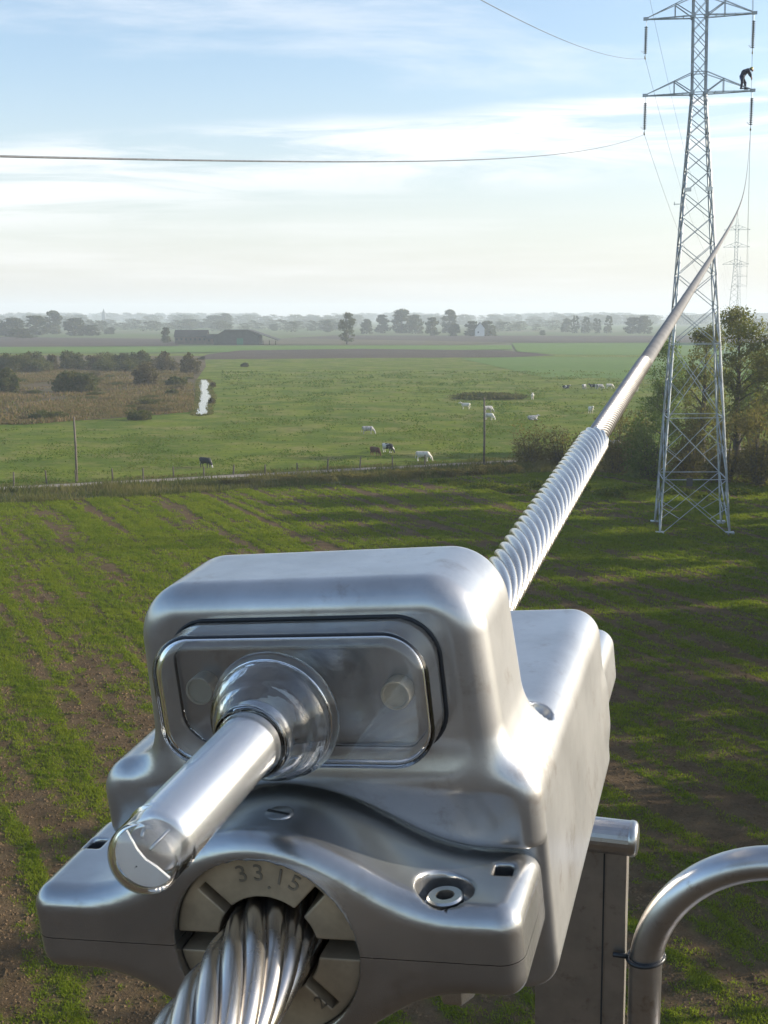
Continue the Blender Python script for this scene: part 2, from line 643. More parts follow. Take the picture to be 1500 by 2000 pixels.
def ground_mat(name, cols, scales, bstr=0.6, attr=None, rows=None, bscale=6.0, bdist=0.1):
    """cols: three colours mixed by two noises in world metres"""
    m, t, out = mat_base(name)
    geo = t.n('ShaderNodeNewGeometry')
    P = geo.outputs['Position']
    n1 = t.noise(t.mapping(P, (1, 1, 0)), scales[0], 6, 0.62)
    n2 = t.noise(t.mapping(P, (1, 1, 0), (0, 0, 0.4)), scales[1], 6, 0.65)
    n3 = t.noise(t.mapping(P, (1, 1, 0), (0, 0, 1.1)), scales[1] * 7, 4, 0.6)
    c = t.mix(t.ramp(n1, 0.38, 0.64), cols[0], cols[1])
    c = t.mix(t.math('MULTIPLY', t.ramp(n2, 0.45, 0.72), 0.85), c, cols[2])
    if rows:
        rn = t.noise(t.mapping(P, (rows[1], rows[2], 0), (0, 0, rows[0])), 1.0, 3, 0.6)
        c = t.mix(t.math('MULTIPLY', t.ramp(rn, 0.4, 0.66), 0.6), c, cols[3])
    c = t.mix(t.math('MULTIPLY', t.ramp(n3, 0.35, 0.75), 0.35), c, tuple(x * 0.45 for x in cols[0]))
    if attr:
        at = t.n('ShaderNodeAttribute', attribute_name=attr)
        c = t.mix(at.outputs['Fac'], c, cols[-1])
    b = principled(t, out, Base_Color=c, Roughness=1.0)
    b.inputs['Specular IOR Level'].default_value = 0.1
    bn = t.noise(P, bscale, 6, 0.7)
    bump(t, bn, bstr, bdist, b)
    return m


G_FIELD = ground_mat('crop_soil', [(0.098, 0.064, 0.033), (0.125, 0.085, 0.046), (0.065, 0.043, 0.023), (0.085, 0.110, 0.016)], (0.5, 2.5), 1.0, 'cover', None, 9.0, 0.12)
G_PAST = ground_mat('pasture_turf', [(0.075, 0.118, 0.008), (0.135, 0.172, 0.014), (0.215, 0.190, 0.066)], (0.09, 0.13), 1.0, None, None, 1.3, 0.5)
G_BRIGHT = ground_mat('young_crop_turf', [(0.085, 0.150, 0.022), (0.100, 0.170, 0.028), (0.11, 0.155, 0.035)], (0.01, 0.05), 0.4, None, None, 1.0, 0.2)
G_PLOUGH = ground_mat('ploughed_soil', [(0.070, 0.053, 0.042), (0.088, 0.067, 0.052), (0.058, 0.045, 0.035)], (0.02, 0.1), 1.0, None, None, 0.8, 0.5)
G_DARKSOIL = ground_mat('darkened_soil', [(0.062, 0.046, 0.030), (0.080, 0.060, 0.040), (0.048, 0.036, 0.024)], (0.1, 0.6), 1.0, None, None, 2.0, 0.3)  # soil made dark for what the casting's front reflects
G_PLOUGH2 = ground_mat('stubble_soil', [(0.105, 0.090, 0.055), (0.125, 0.105, 0.066), (0.085, 0.082, 0.038)], (0.01, 0.06), 0.8, None, None, 0.8, 0.5)
G_MARSH = ground_mat('marsh_litter', [(0.085, 0.066, 0.036), (0.135, 0.094, 0.054), (0.072, 0.084, 0.026)], (0.07, 0.25), 1.0, None, None, 1.2, 0.5)
G_VERGE = ground_mat('verge_turf', [(0.070, 0.085, 0.028), (0.110, 0.105, 0.042), (0.075, 0.062, 0.036)], (0.2, 0.7), 1.0, None, None, 4.0, 0.2)
G_TRACK = ground_mat('track_gravel', [(0.235, 0.205, 0.175), (0.28, 0.25, 0.21), (0.17, 0.15, 0.12)], (0.3, 1.2), 0.6, None, None, 6.0, 0.05)
G_FAR = ground_mat('far_farmland', [(0.085, 0.115, 0.034), (0.115, 0.105, 0.062), (0.095, 0.130, 0.034)], (0.0022, 0.006), 0.3, None, None, 0.2, 0.5)


def water_mat():
    m, t, out = mat_base('ditch_water')
    b = principled(t, out, Base_Color=(0.02, 0.025, 0.02, 1), Roughness=0.03)
    b.inputs['IOR'].default_value = 1.33
    b.inputs['Specular IOR Level'].default_value = 0.8
    tc = t.n('ShaderNodeTexCoord')
    bump(t, t.noise(t.mapping(tc.outputs['Object'], (1, 0.4, 1)), 2.2, 3, 0.5), 0.5, 0.06, b)
    return m


M_WATER = water_mat()

# ------------------------------------------------------------------ the ground
ROW_A = math.atan2(-1100, F)                    # azimuth of the drill rows


def structure(o):
    o['kind'] = 'structure'
    return o


def sheet(name, pts, z, mat, px=True, sub=0):
    P = [(g(*p) if px else Vector((p[0], p[1], 0))) for p in pts]
    bm = bmesh.new()
    vs = [bm.verts.new((p.x, p.y, z)) for p in P]
    f = bm.faces.new(vs)
    if f.normal.z < 0:
        f.normal_flip()
    bmesh.ops.triangulate(bm, faces=bm.faces[:])
    me = bpy.data.meshes.new(name)
    bm.normal_update()
    bm.to_mesh(me)
    bm.free()
    for p in me.polygons:
        if p.normal.z < 0:
            p.flip()
    me.materials.append(mat)
    return structure(put(bpy.data.objects.new(name, me)))


def disc(name, r, z, mat, n=64):
    m = MB()
    rings = [0, 300, 900, 2500, r]
    for i in range(len(rings) - 1):
        a, b = rings[i], rings[i + 1]
        for k in range(n):
            t0, t1 = 2 * math.pi * k / n, 2 * math.pi * (k + 1) / n
            q = [(a * math.cos(t0), a * math.sin(t0), z), (b * math.cos(t0), b * math.sin(t0), z), (b * math.cos(t1), b * math.sin(t1), z), (a * math.cos(t1), a * math.sin(t1), z)]
            if a == 0:
                m.add(q[:3], [(0, 1, 2)])
            else:
                m.add(q, [(0, 1, 2, 3)])
    return structure(m.build(name, mat))


disc('ground', 4700, -0.30, G_FAR)
# pasture, fields and strips, far to near; each lies a few centimetres above the one it overlaps
sheet('pasture', [(-260, 690), (1700, 690), (1900, 955), (-900, 1003)], -0.10, G_PAST)
sheet('ploughed_field', [(380, 702), (700, 699), (1000, 697.5), (1085, 693.5), (980, 684), (700, 681), (470, 684), (405, 692)], -0.04, G_PLOUGH)
sheet('young_crop_field', [(900, 700), (1060, 736), (1700, 748), (1700, 699), (1010, 697)], -0.04, G_BRIGHT)
sheet('far_crop_field', [(1010, 686), (1090, 692), (1700, 695), (1700, 669.5), (1000, 670)], -0.05, G_BRIGHT)
sheet('meadow_strip', [(-200, 690), (330, 688), (1000, 682), (1000, 674), (-200, 678)], -0.06, G_BRIGHT)
sheet('far_ploughed_field', [(-200, 678.5), (350, 675), (335, 662), (-200, 655)], -0.05, G_PLOUGH)
sheet('stubble_field', [(440, 673), (900, 673), (1000, 669), (980, 661), (560, 660)], -0.07, G_PLOUGH2)
sheet('distant_ploughed_field', [(560, 660), (1000, 668.5), (1700, 668.5), (1700, 656), (650, 655)], -0.05, G_PLOUGH)
sheet('marsh', [(-300, 838), (200, 818), (330, 808), (381, 797), (384, 760), (384, 741), (402, 716), (400, 695), (-300, 692)], -0.04, G_MARSH)
sheet('ditch_water', [(378, 809), (394, 811), (411, 808), (409, 797), (413, 787), (417, 773), (410, 761), (414, 749), (406, 741), (388, 741), (385, 752), (387, 770), (383, 790)], 0.0, M_WATER)
T0, T1 = g(0, 954), g(850, 909)
td = (T1 - T0).normalized()
tn = Vector((-td.y, td.x, 0))


def strip(name, a, b, off0, off1, z, mat):
    m = MB()
    n = 60
    V = []
    for i in range(n + 1):
        p = a.lerp(b, i / n)
        j = (vnoise(np.array(i * 0.6), np.array(3.0), 5) - 0.5) * 0.6
        V += [(p + tn * (off0 + j)).to_tuple(), (p + tn * (off1 + j)).to_tuple()]
    m.add([(v[0], v[1], z) for v in V], [(2 * i, 2 * i + 2, 2 * i + 3, 2 * i + 1) for i in range(n)])
    return structure(m.build(name, mat))


TA, TB = T0 - td * 70, T1 + td * 60
strip('verge', TA, TB, -11.5, 2.0, -0.05, G_VERGE)
strip('track', TA, TB, -0.95, 0.95, 0.0, G_TRACK)

# the near field: a real relief sheet with drill rows
FB0, FB1 = g(0, 985), g(850, 936)               # its far border


def rowcoords(X, Y):
    a = X * math.sin(ROW_A) + Y * math.cos(ROW_A)
    b = X * math.cos(ROW_A) - Y * math.sin(ROW_A)
    return a, b


def cover(X, Y):
    """how much of the soil the seedlings cover (0..1)"""
    a, b = rowcoords(X, Y)
    wb = b + 0.35 * vnoise(a / 9, b / 4, 14)
    s1 = 0.5 * vnoise(wb / 0.6, a / 34, 1) + 0.5 * vnoise(wb / 1.2, a / 50, 12)
    s2 = 0.55 * vnoise(wb / 0.36, a / 7.0, 2) + 0.45 * vnoise(wb / 0.24, a / 2.4, 18)
    big = vnoise(X / 17, Y / 17, 3)
    med = vnoise(X / 1.6, Y / 1.6, 4)
    fine = vnoise(X / 0.3, Y / 0.3, 6) + vnoise(X / 0.7, Y / 0.7, 16) - 0.5
    c = 1.25 * s1 + 0.80 * s2 + 0.35 * big + 0.22 * med + 0.40 * fine
    return np.clip((c - 1.51) * 1.6 + 0.47 + np.clip((Y - 60) / 220, -0.06, 0.13), 0, 1)


def relief(X, Y):
    a, b = rowcoords(X, Y)
    return 0.05 * vnoise(b / 0.42, a / 3.0, 7) + 0.08 * vnoise(X / 0.35, Y / 0.35, 8) + 0.05 * vnoise(X / 0.9, Y / 0.9, 9) + 0.06 * vnoise(b / 1.7, a / 16, 1)


def near_field():
    nx, ny = 520, 440
    v = np.linspace(0, 1, ny)
    u = np.linspace(0, 1, nx)
    Yn, Yf = 14.0, None
    bx0, bx1 = -75.0, 85.0
    X = bx0 + (bx1 - bx0) * u
    slope = (FB1.y - FB0.y) / (FB1.x - FB0.x)
    yf = FB0.y + slope * (X - FB0.x)
    Xg = np.repeat(X[None, :], ny, 0)
    Yg = Yn + (yf[None, :] - Yn) * (v[:, None] ** 1.3)
    Z = relief(Xg, Yg)
    Z[-1, :] = -0.2
    V = np.stack([Xg, Yg, Z], -1).reshape(-1, 3)
    i = np.arange(ny * nx).reshape(ny, nx)
    Q = np.stack([i[:-1, :-1], i[:-1, 1:], i[1:, 1:], i[1:, :-1]], -1).reshape(-1, 4)
    me = mesh_np('field', V, Q, G_FIELD)
    at = me.attributes.new('cover', 'FLOAT', 'POINT')
    at.data.foreach_set('value', (cover(V[:, 0], V[:, 1]) * 0.85).astype(np.float32))
    return structure(put(bpy.data.objects.new('field', me)))


near_field()
# unseen land behind and beside the camera, darkened to dim the casting's reflections
sheet('dark_reflected_land', [(-400, 14), (400, 14), (400, -300), (-400, -300)], -0.02, G_DARKSOIL, px=False)


def blades(rng, X, Y, Z, h, w, lean=0.5):
    """one triangle per blade"""
    n = len(X)
    th = rng.uniform(0, 2 * np.pi, n)
    dx, dy = np.cos(th) * w / 2, np.sin(th) * w / 2
    la = rng.uniform(0, 2 * np.pi, n)
    ll = rng.uniform(0, lean, n) * h
    V = np.empty((n, 3, 3), np.float32)
    V[:, 0] = np.stack([X - dx, Y - dy, Z], -1)
    V[:, 1] = np.stack([X + dx, Y + dy, Z], -1)
    V[:, 2] = np.stack([X + np.cos(la) * ll, Y + np.sin(la) * ll, Z + h], -1)
    return V.reshape(-1, 3), np.arange(3 * n).reshape(n, 3)


def stuff(o):
    o['kind'] = 'stuff'
    return o


def seedlings():
    rng = np.random.default_rng(5)
    N = 2000000
    # sample in view: density falls with distance
    D = 24 + (124 - 24) * rng.random(N) ** 1.25
    X = D * rng.uniform(-0.36, 0.36, N)
    Y = D
    slope = (FB1.y - FB0.y) / (FB1.x - FB0.x)
    ok = (Y < FB0.y + slope * (X - FB0.x) - 0.4) & (rng.random(N) < cover(X, Y) ** 1.3)
    X, Y = X[ok], Y[ok]
    n = len(X)
    s = 0.7 + Y / 75
    h = rng.uniform(0.035, 0.095, n) * s
    w = rng.uniform(0.022, 0.055, n) * s
    V, Fc = blades(rng, X, Y, relief(X, Y) - 0.01, h, w, 1.3)
    o = stuff(obj_np('crop_seedlings', V, Fc, L_CROP))
    o['label'] = 'bright green crop seedlings growing in rows on the bare soil of the near field'
    return o


seedlings()


def clods():
    rng = np.random.default_rng(8)
    N = 60000
    D = 24 + 50 * rng.random(N) ** 1.2
    X = D * rng.uniform(-0.36, 0.36, N)
    Y = D
    ok = rng.random(N) > cover(X, Y) + 0.1
    X, Y = X[ok], Y[ok]
    n = len(X)
    base = np.array([[-1, -1, 0], [1, -1, 0], [1, 1, 0], [-1, 1, 0], [0, 0, 1.0]], float)
    r = rng.uniform(0.012, 0.045, n) * (0.8 + Y / 80)
    th = rng.uniform(0, 6.28, n)
    c, s_ = np.cos(th), np.sin(th)
    B = base[None] * r[:, None, None] * rng.uniform(0.6, 1.3, (n, 5, 1))
    V = np.stack([B[..., 0] * c[:, None] - B[..., 1] * s_[:, None] + X[:, None], B[..., 0] * s_[:, None] + B[..., 1] * c[:, None] + Y[:, None], B[..., 2] + relief(X, Y)[:, None] - 0.01], -1)
    f = np.array([[0, 1, 4], [1, 2, 4], [2, 3, 4], [3, 0, 4]])
    Fc = (np.arange(n)[:, None, None] * 5 + f[None]).reshape(-1, 3)
    o = stuff(obj_np('soil_clods', V.reshape(-1, 3), Fc, G_FIELD2, smooth=False))
    o['label'] = 'crumbly brown soil clods lying between the crop rows'


G_FIELD2 = plain('clod_soil', (0.115, 0.077, 0.042), 1.0, 0, 0.4, 1.0, 0.1)
clods()


def verge_grass():
    rng = np.random.default_rng(11)
    n = 110000
    L = (TB - TA).length
    a = rng.uniform(0, L, n)
    off = np.where(rng.random(n) < 0.85, rng.uniform(-11.3, -1.3, n), rng.uniform(1.1, 3.5, n))
    clump = vnoise(a / 2.2, off / 1.2, 21)
    keep = rng.random(n) < clump * 1.5 - 0.15
    a, off, clump = a[keep], off[keep], clump[keep]
    P = np.array([TA.x, TA.y])[None] + a[:, None] * np.array([td.x, td.y]) + off[:, None] * np.array([tn.x, tn.y])
    h = rng.uniform(0.2, 0.75, len(a)) * np.where(off < 0, 1, 0.45) * (0.4 + clump)
    V, Fc = blades(rng, P[:, 0], P[:, 1], np.full(len(a), -0.06), h, rng.uniform(0.05, 0.14, len(a)), 0.7)
    o = stuff(obj_np('verge_grass', V, Fc, L_GRASS))
    o['label'] = 'long yellowing grass on the ditch verge beside the farm track'
    # pasture tussocks
    N = 150000
    D = 118 + 240 * rng.random(N) ** 1.6
    X = D * rng.uniform(-0.33, 0.25, N)
    c = vnoise(X / 5, D / 9, 31) * 0.6 + vnoise(X / 1.3, D / 2.4, 32) * 0.5
    ahead = (X - T0.x) * tn.x + (D - T0.y) * tn.y
    ok = (ahead > 1.5) & (rng.random(N) < np.clip((c - 0.52) * 3.5, 0.03, 1))
    mx = g(385, 760).x / g(385, 760).y
    ok &= ~((X / D < mx + 0.02) & (D > 178))
    X, D = X[ok], D[ok]
    s = D / 150
    V, Fc = blades(rng, X, D, np.full(len(X), -0.11), rng.uniform(0.05, 0.20, len(X)) * s, rng.uniform(0.10, 0.32, len(X)) * s, 1.2)
    o = stuff(obj_np('pasture_grass', V, Fc, L_PAST))
    o['label'] = 'grazed grass tussocks scattered over the cow pasture'
    # reeds in the marsh
    N = 130000
    a0 = g(0, 800)
    Y = rng.uniform(182, 400, N)
    X = rng.uniform(-0.36, mx - 0.003, N) * Y
    lim = g(200, 816).y + 0.0 * X
    c = vnoise(X / 8, Y / 14, 41)
    ok = (Y > 186 - X * 0.25 + 0 * lim - 24) & (rng.random(N) < c * 1.5 - 0.15)
    X, Y = X[ok], Y[ok]
    ok = Y > (g(200, 818).y + (X - g(200, 818).x) * (g(330, 808).y - g(200, 818).y) / (g(330, 808).x - g(200, 818).x)) + 1
    X, Y = X[ok], Y[ok]
    V, Fc = blades(rng, X, Y, np.full(len(X), -0.06), rng.uniform(0.2, 0.7, len(X)) * (0.4 + vnoise(X / 5, Y / 9, 43)), rng.uniform(0.2, 0.5, len(X)), 0.8)
    o = stuff(obj_np('reeds', V, Fc, L_REED))
    o['label'] = 'brown dry reeds covering the marsh left of the ditch'
    E = [(378, 809), (383, 790), (387, 770), (385, 752), (388, 741), (406, 741), (414, 749), (410, 761), (417, 773), (413, 787), (409, 797), (411, 808), (394, 811), (378, 809)]
    Xs, Ys = [], []
    for (a, b_) in zip(E, E[1:]):
        p, q = g(*a), g(*b_)
        k = int(20 + 22 * (q - p).length)
        t = rng.random(k)
        Xs.append(p.x + (q.x - p.x) * t + rng.normal(0, 0.28, k))
        Ys.append(p.y + (q.y - p.y) * t + rng.normal(0, 0.5, k))
    X, Y = np.concatenate(Xs), np.concatenate(Ys)
    X = X + 0.0
    V, Fc = blades(rng, X, Y, np.full(len(X), -0.06), rng.uniform(0.10, 0.32, len(X)), rng.uniform(0.12, 0.3, len(X)), 0.9)
    o = stuff(obj_np('bank_grass', V, Fc, L_GRASS))
    o['label'] = 'dark bank grass hanging over the edges of the ditch water'


verge_grass()

# ------------------------------------------------------------------ trees and shrubs


def leaf_quads(rng, C, Rr, n, size):
    """n small leaf faces spread through clumps C (k,3) with radii Rr (k,3)"""
    k = len(C)
    pw = (Rr.mean(1) ** 2)
    i = rng.choice(k, n, p=pw / pw.sum())
    d = rng.normal(size=(n, 3))
    d /= np.linalg.norm(d, axis=1, keepdims=True)
    r = rng.random(n) ** 0.45
    P = C[i] + d * Rr[i] * r[:, None]
    s = size * rng.uniform(0.6, 1.5, n)
    a = rng.normal(size=(n, 3))
    a /= np.linalg.norm(a, axis=1, keepdims=True)
    b = np.cross(a, rng.normal(size=(n, 3)))
    b /= np.linalg.norm(b, axis=1, keepdims=True)
    a = a * s[:, None]
    b = b * (s * rng.uniform(0.4, 0.8, n))[:, None]
    V = np.stack([P - a, P - b * 0.9, P + a, P + b], 1).reshape(-1, 3)
    return V, np.arange(4 * n).reshape(n, 4)


def tree_meshes(seed, H, W, trunk_h, trunk_r, nclump, nleaf, leaf, lmat, crown_shape='round', gaps=0.0, twigs=True):
    rng = np.random.default_rng(seed)
    rnd = random.Random(seed)
    tm = MB()
    lean = (rnd.uniform(-0.02, 0.02) * H, rnd.uniform(-0.02, 0.02) * H)
    top = H * 0.93
    pts = [(lean[0] * t + 0.12 * trunk_r * rnd.uniform(-1, 1) * 3, lean[1] * t, top * t) for t in [0, 0.12, 0.3, 0.5, 0.7, 0.85, 1.0]]
    pts[0] = (0, 0, -0.3)
    tm.tube(pts, [trunk_r * 1.35, trunk_r, trunk_r * 0.85, trunk_r * 0.6, trunk_r * 0.38, trunk_r * 0.2, trunk_r * 0.08], 8)
    C, Rr = [], []
    for j in range(nclump):
        z = trunk_h + (H - trunk_h) * rng.random() ** 0.85
        f = (z - trunk_h) / (H - trunk_h)
        if crown_shape == 'round':
            rad = W / 2 * math.sqrt(max(0.05, 1 - (2 * f - 0.9) ** 2 / 1.25))
        elif crown_shape == 'dome':
            rad = W / 2 * math.sqrt(max(0.06, 1 - max(0.0, f - 0.25) ** 2 / 0.62))
        elif crown_shape == 'cone':
            rad = W / 2 * (1.05 - f * 0.85)
        else:
            rad = W / 2 * (0.95 - 0.55 * f * f)
        rr = rad * rng.random() ** 0.5 * 0.85
        t = rng.uniform(0, 2 * np.pi)
        c = np.array([rr * math.cos(t) + lean[0] * f, rr * math.sin(t) + lean[1] * f, z])
        C.append(c)
        s = W * rng.uniform(0.09, 0.2)
        Rr.append([s * rng.uniform(0.8, 1.3), s * rng.uniform(0.8, 1.3), s * rng.uniform(0.6, 1.1)])
        if twigs:
            z0 = max(trunk_h * 0.55, z - rr * rng.uniform(0.5, 1.1))
            z0 = min(z0, top * 0.95)
            b0 = Vector((lean[0] * z0 / top, lean[1] * z0 / top, z0))
            e = Vector(c)
            mid = b0.lerp(e, 0.5) + Vector((0, 0, 0.08 * rr))
            q = trunk_r * 0.34 * (1.1 - f)
            tm.tube([b0, mid, e], [max(q, 0.03), max(q * 0.6, 0.02), 0.012], 5)
            for _ in range(3):
                e2 = e + Vector((rnd.uniform(-1, 1), rnd.uniform(-1, 1), rnd.uniform(-0.3, 1))) * s * 1.1
                tm.tube([mid.lerp(e, rnd.uniform(0.3, 0.9)), e2], [0.022, 0.008], 4)
    C, Rr = np.array(C), np.array(Rr)
    V, Fc = leaf_quads(rng, C, Rr, nleaf, leaf)
    tme = bpy.data.meshes.new('trunk')
    tme.from_pydata(tm.v, [], tm.f)
    tme.materials.append(M_BARK)
    tme.polygons.foreach_set('use_smooth', [True] * len(tme.polygons))
    return tme, mesh_np('crown', V, Fc, lmat, False)


def tree(name, meshes, loc, label, cat='tree', group=None, scale=(1, 1, 1), rz=0.0):
    e = empty(name, loc, (0, 0, rz), label, cat, group)
    e.scale = scale
    put(bpy.data.objects.new('trunk', meshes[0]), e)
    put(bpy.data.objects.new('crown', meshes[1]), e)
    return e


def bush_meshes(seed, H, W, nleaf, leaf, lmat, stems=14, low=0.0):
    rng = np.random.default_rng(seed)
    rnd = random.Random(seed)
    tm = MB()
    C, Rr = [], []
    for j in range(stems):
        t = rnd.uniform(0, 6.28)
        rr = W / 2 * rnd.random() ** 0.6 * 0.8
        z = H * rnd.uniform(0.35, 0.9) * (1 - 0.45 * (2 * rr / W) ** 2)
        e = Vector((rr * math.cos(t), rr * math.sin(t), z))
        b = Vector((e.x * 0.25, e.y * 0.25, -0.1))
        tm.tube([b, b.lerp(e, 0.55) + Vector((0, 0, 0.1 * H)), e], [0.05 + 0.01 * H, 0.03, 0.01], 5)
        C.append(e)
        s = W * rnd.uniform(0.12, 0.24)
        Rr.append([s, s, min(s, H * 0.28)])
        C.append(e * 0.8 - Vector((0, 0, z * 0.45)))
        Rr.append([s * 1.1, s * 1.1, H * 0.22])
    V, Fc = leaf_quads(rng, np.array([list(c) for c in C]), np.array(Rr), nleaf, leaf)
    V[:, 2] = np.abs(V[:, 2])
    tme = bpy.data.meshes.new('stems')
    tme.from_pydata(tm.v, [], tm.f)
    tme.materials.append(M_BARK)
    return tme, mesh_np('foliage', V, Fc, lmat, False)


def bush(name, meshes, loc, label, cat='shrub', group=None, scale=(1, 1, 1), rz=0.0):
    e = empty(name, loc, (0, 0, rz), label, cat, group)
    e.scale = scale
    put(bpy.data.objects.new('stems', meshes[0]), e)
    put(bpy.data.objects.new('foliage', meshes[1]), e)
    return e


def px_size(Y, n):
    return n * Y / F


def woods_right():
    # (px of trunk, base px y, top px y, crown width px, kind, label)
    spec = [
        ('tall_tree', 1436, 925, 612, 150, 3.6, 9500, L_TREE, 'round', 'tallest tree behind the pylon, its dark trunk showing below a loose crown'),
        ('tall_tree', 1368, 905, 645, 120, 3.0, 7500, L_TREE, 'round', 'autumn tree seen through the pylon lattice, left of the tallest tree'),
        ('tall_tree', 1520, 930, 612, 120, 3.2, 7500, L_TREE, 'round', 'tree cut by the right edge of the photo, right of the tallest tree'),
        ('leafy_tree', 1300, 880, 668, 110, 1.6, 7500, L_TREE2, 'round', 'green leafy tree just right of where the thick cable crosses the field'),
        ('leafy_tree', 1475, 880, 690, 110, 1.5, 6500, L_TREE2, 'round', 'lower green tree between the tallest tree and the right edge'),
    ]
    for i, (nm, px, by, ty, wp, th, nl, lm, shp, lab) in enumerate(spec):
        nl = int(nl * 1.05)
        b = g(px, by)
        H = px_size(b.y, by - ty)
        W = px_size(b.y, wp)
        tree(nm, tree_meshes(100 + i, H, W, th, 0.24 + 0.012 * H, 54, nl, 0.115, lm, shp), (b.x, b.y, -0.1), lab, 'tree', None, rz=i)
    bspec = [
        (1036, 905, 812, 92, 'sparse twiggy bush beside the telegraph pole, in front of the pasture', 3500),
        (1098, 907, 822, 88, 'dark bush between the telegraph pole bush and the ribbed cable', 3600),
        (1205, 925, 775, 130, 'large brown bush right behind the ribbed cable', 8000),
        (1270, 935, 765, 120, 'olive bush filling the gap between the cable and the left pylon leg', 8000),
        (1345, 935, 770, 120, 'brown bush seen through the middle of the pylon base', 7500),
        (1412, 945, 780, 110, 'dusky bush at the right pylon leg under the tallest tree', 7500),
        (1480, 950, 760, 120, 'rounded bush at the right edge of the photo beside the pylon', 7500),
        (1150, 915, 845, 70, 'low dark scrub hidden partly by the ribbed cable', 3000),
    ]
    for i, (px, by, ty, wp, lab, nl) in enumerate(bspec):
        b = g(px, by)
        lm = L_BUSH if i != 3 else L_TREE2
        bush('bush', bush_meshes(140 + i, px_size(b.y, by - ty), px_size(b.y, wp), int(nl * 0.8), 0.11, lm, 20), (b.x, b.y, -0.1), lab, 'bush', None, rz=i * 1.3)
    # low nettles along the wood edge
    nm = bush_meshes(170, 0.9, 4.5, 2200, 0.10, L_NETTLE, 16)
    for i, px in enumerate(range(880, 1500, 62)):
        b = g(px, 948 + (i % 3) * 5 + i * 2.2)
        o = bush('nettle_clump', nm, (b.x, b.y, -0.05), 'low yellow green nettle clump along the dark edge of the near field', 'nettles', 'nettle clumps along the wood edge', (1, 0.8, 0.8 + 0.2 * (i % 2)), i)
    dm = bush_meshes(171, 1.1, 4.0, 2200, 0.10, L_BUSH, 14)
    for i, px in enumerate([470, 560, 640, 705, 770, 830, 880, 930, 985]):
        b = g(px, 942 - i * 2.2)
        bush('bramble', dm, (b.x, b.y, -0.1), 'dark bramble mound on the ditch verge below the farm track', 'bramble', 'bramble mounds along the ditch verge', (1, 0.7, 0.55 + 0.09 * i * 0.6), i * 2)


woods_right()


def shade_trees():
    """the wood goes on to the right of the frame; its long shadows lie across the field"""
    ms = [tree_meshes(200 + i, 13.5, 8.5, 1.5, 0.3, 44, 6500, 0.2, L_TREE) for i in range(2)]
    spots = [(38, 62, 1.0), (41, 88, 1.05), (44, 97, 1.1), (54, 60, 1.25), (56, 68, 1.2), (30, 30, 0.9), (44, 40, 1.1), (44, 104, 1.15), (52, 92, 1.1), (46, 82, 1.0), (40, 74.5, 1.0), (47, 66, 1.1), (36, 50, 0.95), (33, 43, 0.95), (31, 36, 0.9), (47, 56, 0.8), (61, 78, 1.2), (62, 70, 1.2), (40, 112, 1.1)]
    for i, (x, y, s) in enumerate(spots):
        tree('field_tree', ms[i % 2], (x, y, -0.1), 'autumn tree in the row standing just right of the photo, shading the field', 'tree', 'trees right of the frame', (s, s, s), i * 1.7)


shade_trees()


